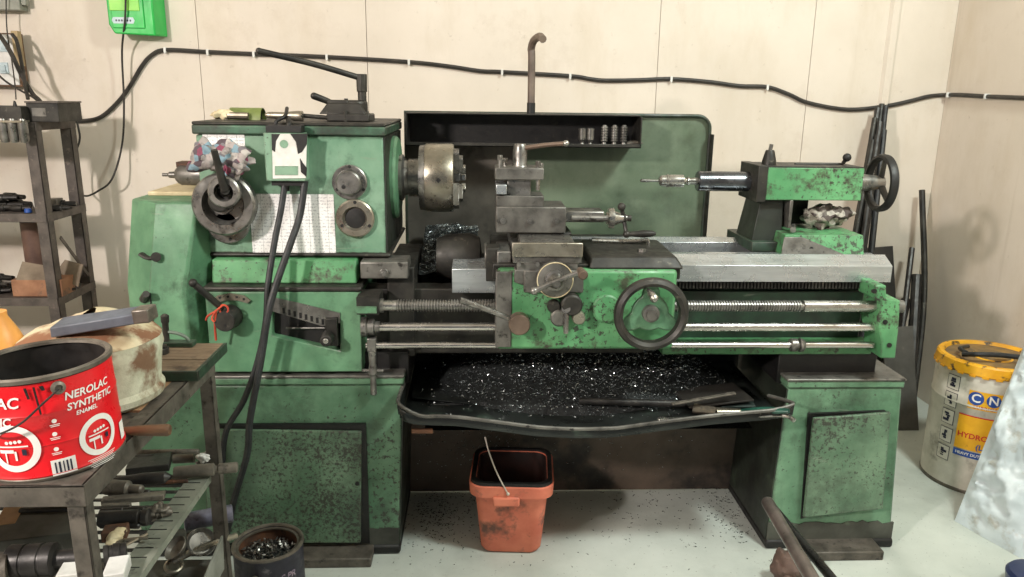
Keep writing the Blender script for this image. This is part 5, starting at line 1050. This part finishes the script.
for i, (px, dy, lv, dx, r, m, lb) in enumerate(((-4, 3.02, 0, .12, .016, TOOLD, 'thick dark shank leaning out at the far left of the middle rack shelf'), (6, 3.08, 0, .13, .017, CAST, 'thick black shank at the back of the middle rack shelf'), (20, 3.10, 0, .10, .018, TOOLD, 'stout dark shank behind the blue cap on the rack'), (2, 3.05, 1, .11, .015, TOOLD, 'dark shank on top of the heap at the left of the middle rack shelf'), (15, 3.09, 1, .10, .015, CAST, 'black shank crowning the heap behind the blue cap'), (64, 3.12, 0, .09, .016, TOOLD, 'stout dark shank at the back right of the middle rack shelf'))):
    p = at(px, 205, dy); d = Vector((.96, .28*math.sin(i*2.7), 0)).normalized(); bb = Vector((p.x, dy, z+r+.033*lv))
    tag(part('tool_shank', m, None, lathe(bb-d*dx/2, d, [(0, r*.6), (dx*.1, r), (dx*.55, r), (dx*.57, r*.7), (dx, r*.6)], 14)), lb, 'tool', GM)
z = zb_r+.0125
for i, (px, dy, lv, dx, r, m, lb) in enumerate(((-2, 3.06, 0, .12, .018, TOOLD, 'thick dark shank at the back left of the bottom rack shelf'), (8, 3.12, 0, .11, .018, CAST, 'thick black shank behind the cardboard box on the bottom rack shelf'), (3, 3.09, 1, .12, .016, TOOLD, 'dark shank on top of the heap left of the cardboard box'), (68, 3.12, 0, .10, .014, CAST, 'black shank beside the rear post on the bottom rack shelf'))):
    p = at(px, 290, dy); d = Vector((.95, .3*math.sin(i*2.1), 0)).normalized(); bb = Vector((p.x, dy, z+r+.036*lv))
    tag(part('tool_shank', m, None, lathe(bb-d*dx/2, d, [(0, r*.6), (dx*.1, r), (dx*.55, r), (dx*.57, r*.7), (dx, r*.6)], 14)), lb, 'tool', GB)
# ================================================================== WALL THINGS
Wf = WY-.001
x0, x1 = at(108, 20, Wf-.1).x, at(154, 20, Wf-.1).x; zbb = at(130, 34, Wf-.1).z; ztop = zbb+.30
o = thing('voltage_stabilizer', ((x0+x1)/2, Wf, zbb), 'bright green plastic box hanging on the wall above the rack', 'wall box')
part('case', STAB, o, loft([[(x, Wf, z) for x, z in ((x0+.02, zbb+.006), (x1+.012, zbb-.004), (x1+.012, ztop), (x0+.0, ztop), (x0, zbb+.04))], [(x, Wf-.10, z) for x, z in ((x0+.02, zbb), (x1, zbb-.005), (x1, ztop), (x0, ztop), (x0, zbb+.035))]]), bevel=.006)
part('front_panel', STAB, o, box(x0+.018, x1-.036, Wf-.106, Wf-.099, zbb+.022, ztop-.02), bevel=.003)
part('window_panel', STABY, o, box(x0+.014, x1-.050, Wf-.109, Wf-.103, at(130, 11, Wf-.1).z, ztop-.03), bevel=.002)
pz = at(124, 20.5, Wf-.1); part('label_plate', [PALEB, INK], o, prism([(pz.x-.045+.006, pz.z-.012), (pz.x+.045-.006, pz.z-.012), (pz.x+.045, pz.z), (pz.x+.039, pz.z+.012), (pz.x-.039, pz.z+.012), (pz.x-.045, pz.z)], Wf-.1075, Wf-.105), *[mi(box(pz.x-.03+.011*i, pz.x-.024+.011*i, Wf-.1082, Wf-.1073, pz.z-.004, pz.z+.003), 1) for i in range(6)])
# switchboard
x1 = at(18, 60, Wf-.05).x; x0 = x1-.25; zb1, zt1 = at(8, 85, Wf-.05).z, at(8, 33, Wf-.05).z
o = thing('switchboard', ((x0+x1)/2, Wf, zb1), 'white switchboard with a brown frame at the left edge of the wall', 'switchboard')
part('backbox', [HANDLEW, WHITEP], o, box(x0, x1+.004, Wf-.05, Wf, zb1-.006, zt1), bevel=.002)
part('faceplate', WHITEP, o, box(x0+.005, x1-.004, Wf-.056, Wf-.05, zb1, zt1-.006), bevel=.002)
for i, (px, py) in enumerate(((4, 46), (4, 68))):
    p = at(px, py, Wf-.06); part('switch', PALEB, o, box(p.x-.020, p.x+.016, Wf-.062, Wf-.056, p.z-.022, p.z+.022), box(p.x-.01, p.x+.008, Wf-.067, Wf-.062, p.z-.012, p.z+.012), bevel=.001)
o = single('wooden_batten', mottle('tan batten', (176, 156, 120), (150, 130, 98), 12, .7), 'short tan wooden batten on the wall beside the white switchboard', 'batten', box(at(14.5, 50, Wf-.07).x, at(21, 50, Wf-.07).x, Wf-.08, Wf-.052, at(18, 66, Wf-.07).z, at(18, 31, Wf-.07).z), bevel=.002)
x1 = at(21, 5, Wf-.05).x
o = single('conduit_box', mottle('grey junction box', (150, 152, 142), (120, 122, 112), 10, .5), 'grey junction box cut off by the top left corner of the photo', 'junction box', box(x1-.25, x1, Wf-.06, Wf, at(10, 10, Wf-.06).z, at(10, 10, Wf-.06).z+.14), box(x1, x1+.02, Wf-.05, Wf-.02, at(10, 5, Wf-.05).z, at(10, 5, Wf-.05).z+.04), bevel=.003)
# cables
Wc = WY-.010
pts = [(70, 121), (84, 121), (101, 117), (118, 102), (130, 86), (142, 66), (152, 55), (166, 50), (208, 52), (254, 54), (327, 57), (409, 62), (450, 66.5), (480, 71), (502, 72), (570, 76), (590, 79), (606, 80.5), (640, 80), (671, 79), (710, 82), (740, 86), (767, 87), (788, 94), (809, 103), (848, 109.5), (886, 106), (910, 101), (928, 96.5)]
wp = [at(x, y, Wc) for x, y in pts]+[Vector((RX-.014, Wc-.004, at(944, 95, Wc).z))]+[atx(x, y, RX-.010) for x, y in ((962, 95), (987, 96.5), (1024, 98), (1060, 100))]
o = thing('wall_cable', wp[0], 'thick dark cable clipped along the wall in a long sagging line', 'cable')
part('sheath', CABLE, o, tube(wp, .0088, 8, 5))
for px, py in ((165.5, 50), (208, 52), (254, 54), (327, 57), (409, 62), (502, 72), (570, 76), (671, 79), (767, 87)):
    p = at(px, py, Wc); part('cable_clip', WHITEP, o, box(p.x-.005, p.x+.005, Wc-.012, WY, p.z-.011, p.z+.011), cyl((p.x, Wc-.004, p.z-.012), (p.x, Wc-.014, p.z-.012), .004, seg=8), bevel=.002)
for px, py in ((949, 95), (987, 96.5)):
    p = atx(px, py, RX-.01); part('cable_clip', WHITEP, o, box(RX-.022, RX, p.y-.005, p.y+.005, p.z-.011, p.z+.011), bevel=.002)
pts = [(126, -14, Wf-.12), (125, 20, Wf-.118), (122, 52, Wf-.06), (124, 104, Wf-.05), (122, 145, Wf-.05), (112, 179, Wf-.1), (98, 191, 3.32), (86, 196, 3.30), (76, 191, 3.28), (71, 183, 3.27), (71, 163, 3.27), (79, 143, 3.27), (79, 131, 3.27), (73, 113, 3.26), (60, 107, 3.20), (50, 110, 3.18)]
single('thin_cable', CABLE, 'thin black cable hanging from the green wall box and looping to the rack', 'cable', tube([at(*p) for p in pts], .0042, 8, 6))
single('loose_cable', CABLE, 'thick black cable dropping from the switchboard to the rack top', 'cable', tube([at(-8, 26, 3.30), at(3, 40, 3.28), at(12, 55, 3.2), at(22, 76, 3.22), at(32, 93, 3.20), at(38, 99, 3.18), at(42, 104, 3.17)], .0085))
single('loose_cable', CABLE, 'black cable running straight down the batten to the rack top', 'cable', tube([at(12, 34, 3.29), at(17, 42, 3.28), at(22, 66, 3.24), at(25, 84, 3.2), at(28, 99, 3.17)], .007))
single('loose_wire', CABLE, 'thin wire slanting from the left edge to the steel case on the rack', 'wire', tube([at(-10, 66, 3.25), at(4, 80, 3.2), at(18, 89, 3.2), at(34, 98, 3.17), at(38, 103, 3.16)], .004))
single('loose_wire', CABLE, 'thinnest wire hanging straight down in front of the switchboard', 'wire', tube([at(6, -6, 3.32), at(7, 30, 3.32), at(12, 62, 3.25), at(15, 85, 3.15), at(16, 99, 2.98)], .0025))
# ================================================================== BARS AND SHEETS IN THE RIGHT CORNER
GL = 'dark bars leaning on the wall behind the tailstock'
for i, (px, py, bx, by, r) in enumerate(((882, 104, 1.60, 3.06, .009), (878, 108, 1.55, 3.02, .010), (886, 106, 1.65, 3.05, .008), (875, 118, 1.52, 3.05, .009), (880, 122, 1.58, 3.00, .011), (884, 130, 1.63, 2.99, .010), (873, 140, 1.49, 3.0, .010), (878, 135, 1.54, 2.96, .010))):
    t = at(px, py, WY-.05-.012*i)
    tag(part('leaning_bar', [CAST, TOOLD, RUB][i % 3], None, tube([(bx, by, 0), t], r*1.25, 10, curve=False)), 'dark steel bar leaning on the wall in the bundle behind the tailstock handwheel', 'bar', GL)
single('leaning_bar', CAST, 'long dark bar leaning alone in the right hand corner of the room', 'bar', tube([(1.90, 3.02, 0), at(924, 300, 3.2), at(922, 190, 3.34)], .013, 10))
single('leaning_bar', TOOLD, 'shorter dark bar in the corner left of the long lone bar', 'bar', tube([(1.80, 3.0, 0), at(912, 248, 3.30)], .012, 10, curve=False))
GC = 'short dark bars standing in the corner behind the end bracket'
for i, (bx, by, px, py) in enumerate(((1.72, 2.98, 906, 300), (1.76, 2.95, 903, 330), (1.86, 2.97, 917, 275), (1.83, 2.93, 914, 320), (1.68, 2.93, 896, 330))):
    tag(part('leaning_bar', [TOOLD, CAST][i % 2], None, tube([(bx, by, 0), at(px, py, 3.3-.03*i)], .022, 10, curve=False)), 'short dark bar in the cluster standing in the corner behind the end bracket', 'bar', GC)
def sheet(pxs, Yb, Yt, mat, lab, nm='steel_sheet', th=.004):
    t0, t1 = [at(x, y, Yt) for x, y in pxs]
    single(nm, mat, lab, 'sheet', hexa([(t0.x, Yb, 0), (t1.x+.02, Yb, 0), (t1.x+.02, Yb+th, 0), (t0.x, Yb+th, 0)], [t0, t1, t1+Vector((0, th, 0)), t0+Vector((0, th, 0))]), bevel=.001)
sheet([(842, 250), (893, 246)], 3.16, 3.38, SHEETD, 'large dark steel sheet leaning on the wall behind the bed end')
sheet([(884, 328), (913, 326)], 2.90, 3.02, mottle('grey sheet', (96, 94, 90), (74, 72, 68), 10, .5), 'smaller grey sheet leaning behind the green end bracket')
# ================================================================== OIL PAIL
OR = .170; oc = Vector((1.838, 2.505, 0)); oz = at(985, 376, oc.y-OR).z
o = thing('oil_pail', oc, 'dusty white and yellow oil pail with a yellow lid in the right corner', 'pail')
part('body', BUCKW, o, lathe(oc, (0, 0, 1), [(0, OR-.012), (.004, OR-.004), (.012, OR-.004), (.014, OR), (oz*.70, OR+.001), (oz*.71, OR+.004), (oz*.73, OR+.001), (oz-.02, OR+.001), (oz, OR-.004), (oz, 0)], 64))
part('base_rim', TIND, o, lathe(oc, (0, 0, 1), [(0, OR-.012), (0, OR+.001), (.012, OR+.002), (.014, OR)], 64), bevel=.001)
part('lid', YELP, o, lathe(oc+Vector((0, 0, oz-.03)), (0, 0, 1), [(.008, OR+.001), (.008, OR+.005), (.012, OR+.008), (.028, OR+.006), (.042, OR+.004), (.048, OR-.002), (.048, OR-.016), (.036, OR-.022), (.036, .07), (.042, .06), (.042, 0)], 64))
part('lid_tabs', YELP, o, *[obox(oc+Vector(((OR+.008)*math.cos(a), (OR+.008)*math.sin(a), oz-.022)), (-math.sin(a), math.cos(a), 0), .020, .004, .006) for a in [2*math.pi*k/28 for k in range(28)]])
part('grime_cap', mottle('grimy lid centre', (150, 116, 60), (96, 82, 64), 14, .6), o, lathe(oc+Vector((.0, 0, oz+.0065)), (0, 0, 1), [(0, OR-.022), (.0025, OR-.024), (.0025, .06), (.012, .055), (.012, 0)], 40))
part('carry_handle', RUB, o, tube([oc+Vector((-.13, -.03, oz+.028)), oc+Vector((-.10, -.07, oz+.042)), oc+Vector((-.02, -.075, oz+.040)), oc+Vector((.07, -.09, oz+.034)), oc+Vector((.14, -.08, oz+.026))], .009, 10), tube([oc+Vector((-.12, -.035, oz+.036)), oc+Vector((-.11, .02, oz+.034)), oc+Vector((-.06, .05, oz+.030))], .007, 8))
oax = (oc.x, oc.y); R2 = OR+.0022
def olab(shape, px, py, dr=0, rot=0): th, z = on_cyl(px, py, oax, OR); return wrap(shape, oax, R2+dr, th, z, rot)
def sh(t, dx, dy=0): return [[Vector((p.x+dx, p.y+dy, 0)) for p in t[0]], t[1]]
th, z = on_cyl(985, 402, oax, OR)
rot = 0
part('brand_panel', [YEL, BLUEM, TINW, REDT], o, wrap(rect2(.165, .066, 14, .032), oax, R2, th, z), mi(wrap(ann2(0, .024, 28, -.027, .006), oax, R2+.0006, th, z), 1), mi(wrap(ann2(0, .022, 28, .026, .006), oax, R2+.0006, th, z), 1), mi(wrap(ann2(0, .022, 28, .079, .006), oax, R2+.0006, th, z), 1),
     mi(wrap(sh(text('C', .042, 0, True), -.027, .006), oax, R2+.0012, th, z), 2), mi(wrap(sh(text('N', .040, 0, True), .026, .006), oax, R2+.0012, th, z), 2), mi(wrap(sh(text('C', .040, 0, True), .079, .006), oax, R2+.0012, th, z), 2),
     mi(wrap(sh(text('LUBRICANTS', .016, 0, True, 1.2), .022, -.025), oax, R2+.0006, th, z), 3))
th, z = on_cyl(972, 434, oax, OR)
part('yellow_panel', [YEL, REDT, BLUEM, TINW], o, wrap(rect2(.19, .125, 16, .045, -.015), oax, R2-.0004, th, z+.015), mi(wrap(rect2(.19, .004, 16, .045, .049), oax, R2+.0002, th, z+.015), 1), mi(wrap(sh(text('HYDROLIC', .027, 0, True), .022, -.01), oax, R2+.0006, th, z), 1), mi(wrap(sh(text('(Lube)', .027, 0, True), .052, -.045), oax, R2+.0006, th, z), 2),
     mi(wrap(rect2(.19, .024, 16, .045, -.083), oax, R2+.0002, th, z+.005), 2), mi(wrap(sh(text('HEAVY DUTY', .014, 0, True), .0, -.083), oax, R2+.0008, th, z+.005), 3))
ic = []
for i, (px, py) in enumerate(((954, 382), (951, 399), (948, 416), (946, 434), (943, 451))):
    th, z = on_cyl(px, py, oax, OR)
    ic += [mi(wrap(rect2(.048, .054, 4), oax, R2-.0002, th, z), 0), mi(wrap(rect2(.044, .050, 4), oax, R2+.0003, th, z), 1)]
    random.seed(i)
    for k in range(4): ic.append(mi(wrap(rect2(random.uniform(.008, .024), random.uniform(.004, .010), 2, random.uniform(-.006, .006), -.012+.008*k), oax, R2+.0008, th, z), 0))
    part('pictogram', [INK, BUCKW], o, *ic); ic = []

random.seed(11)
# ================================================================== WHITE SHEETING
A, Bq, Cq, Dq = Vector((1.585, 2.20, 0)), Vector((1.66, 1.99, 0)), Vector((2.03, 2.0, 0)), Vector((2.03, 2.3, 0))
zT = .60; q = at(1021, 384, 2.2)
T = [Vector((q.x, 2.22, zT)), Vector((q.x+.05, 2.12, zT)), Vector((2.04, 2.1, zT+.05)), Vector((2.04, 2.28, zT+.05))]
def side(P, Q, P2, Q2, seed):
    n1 = (Q-P).cross(P2-P).normalized()
    def fn(u, v):
        p = P.lerp(Q, u).lerp(P2.lerp(Q2, u), v); w_ = math.sin(math.pi*u)*math.sin(math.pi*min(1, v+.0001)) 
        a_ = 1-2.2*abs(noise.noise(Vector((p.x*11+seed, p.y*11, p.z*6)))); b_ = 1-2.5*abs(noise.noise(Vector((p.x*24+p.z*10, p.y*24, p.z*22+seed))))
        return p+n1*(w_*.01+(a_*.022+b_*.012)*min(1, 6*u, 6*(1-u), 6*v+.1))
    return fn
faces = [grid(side(A, Bq, T[0], T[1], 1), 24, 60), grid(side(Bq, Cq, T[1], T[2], 4), 40, 60), grid(side(Dq, A, T[3], T[0], 7), 20, 30), grid(side(T[0], T[1], T[3], T[2], 2), 12, 12), hexa([A, Bq, Cq, Dq], [p+Vector((0, 0, .004)) for p in (A, Bq, Cq, Dq)])]
single('plastic_bundle', PLAST, 'tall crumpled bundle wrapped in white plastic sheeting in front of the oil pail', 'bundle', *faces, sharp=70)
# ================================================================== FOREGROUND BAR
o = thing('hairpin_bar', (.86, 1.3, 0), 'bent dark steel bar with two arms standing in front of the right pedestal', 'bar')
tip = at(768, 503, 1.70); lowL = at(811, 577, 1.42); lowR = at(829, 577, 1.46)
dL = (lowL-tip); dR = (lowR-tip)
gL = tip+dL*(tip.z/(tip.z-lowL.z)); gR = tip+dR*(tip.z/(tip.z-lowR.z)) 
part('arm', mottle('worn grey brown tube', (122, 112, 106), (84, 78, 74), 14, .35, .5), o, tube([gL+Vector((0, 0, .004)), tip], .016, 14, curve=False), ball(tip, .0161))
part('arm', mottle('black oily tube', (44, 46, 46), (24, 26, 26), 14, .3, .4), o, tube([gR+Vector((0, 0, .004)), gR.lerp(tip, .75)+Vector((.004, .014, .0)), tip+Vector((.010, .018, -.010))], .0115, 14, curve=False))
p = atz(784, 570, .05)
single('brown_wood_chunk', mottle('rough brown wood', (104, 84, 74), (74, 60, 54), 16, .8), 'rough brown wooden chunk on the floor beside the bent steel bar', 'wood', crumple((p.x+.01, p.y, .055), .045, .05, .055, .25, 30, 2))
p = atz(1026, 583, .03)
single('blue_tub', SHOE, 'dark blue round tub just showing at the bottom right corner', 'tub', lathe((p.x+.03, p.y, 0), (0, 0, 1), [(0, .07), (.05, .078), (.06, .07), (.066, .04), (.068, 0)], 32))
# lamps' housings
for nm, loc in (('left', (-2.3, -.6, 2.36)), ):
    pass
# ================================================================== LIGHTS, WORLD, CAMERA
def lamp(name, loc, aim, size, watts, col, sy=None):
    l = bpy.data.lights.new(name, 'AREA'); l.energy = watts; l.color = col; l.size = size
    if sy: l.shape = 'RECTANGLE'; l.size_y = sy
    o = bpy.data.objects.new(name, l); COL.objects.link(o); o.location = loc
    o.rotation_euler = (Vector(aim)-Vector(loc)).to_track_quat('-Z', 'Y').to_euler(); return o
lamp('left_lamp', (-2.3, -.6, 2.35), (.3, 2.6, .8), .22, 128, (1, .90, .84))
lamp('right_lamp', (1.55, 1.0, 2.75), (.3, 2.6, .6), .35, 62, (.92, 1, .94))
W = bpy.data.worlds.new('World'); S.world = W; W.use_nodes = True
W.node_tree.nodes['Background'].inputs[0].default_value = (.85, .92, 1, 1); W.node_tree.nodes['Background'].inputs[1].default_value = .16
cam = bpy.data.cameras.new('camera'); co = bpy.data.objects.new('camera', cam); COL.objects.link(co); S.camera = co
cam.sensor_width = 36; cam.lens = F*36/1024; cam.clip_start = .02
# camera axes in world coordinates: right, up, back
right = Vector((XW.x, YW.x, ZW.x)); down = Vector((XW.y, YW.y, ZW.y)); fwd = Vector((XW.z, YW.z, ZW.z))
R3 = Matrix((right, -down, -fwd)).transposed()
co.matrix_world = Matrix.Translation(CAM) @ R3.to_4x4()
cam.shift_y = (CY-288.5)/1024
vs = S.view_settings; vs.view_transform = 'Standard'; vs.look = 'None'; vs.gamma = 1; vs.use_curve_mapping = False; vs.exposure = 0.0
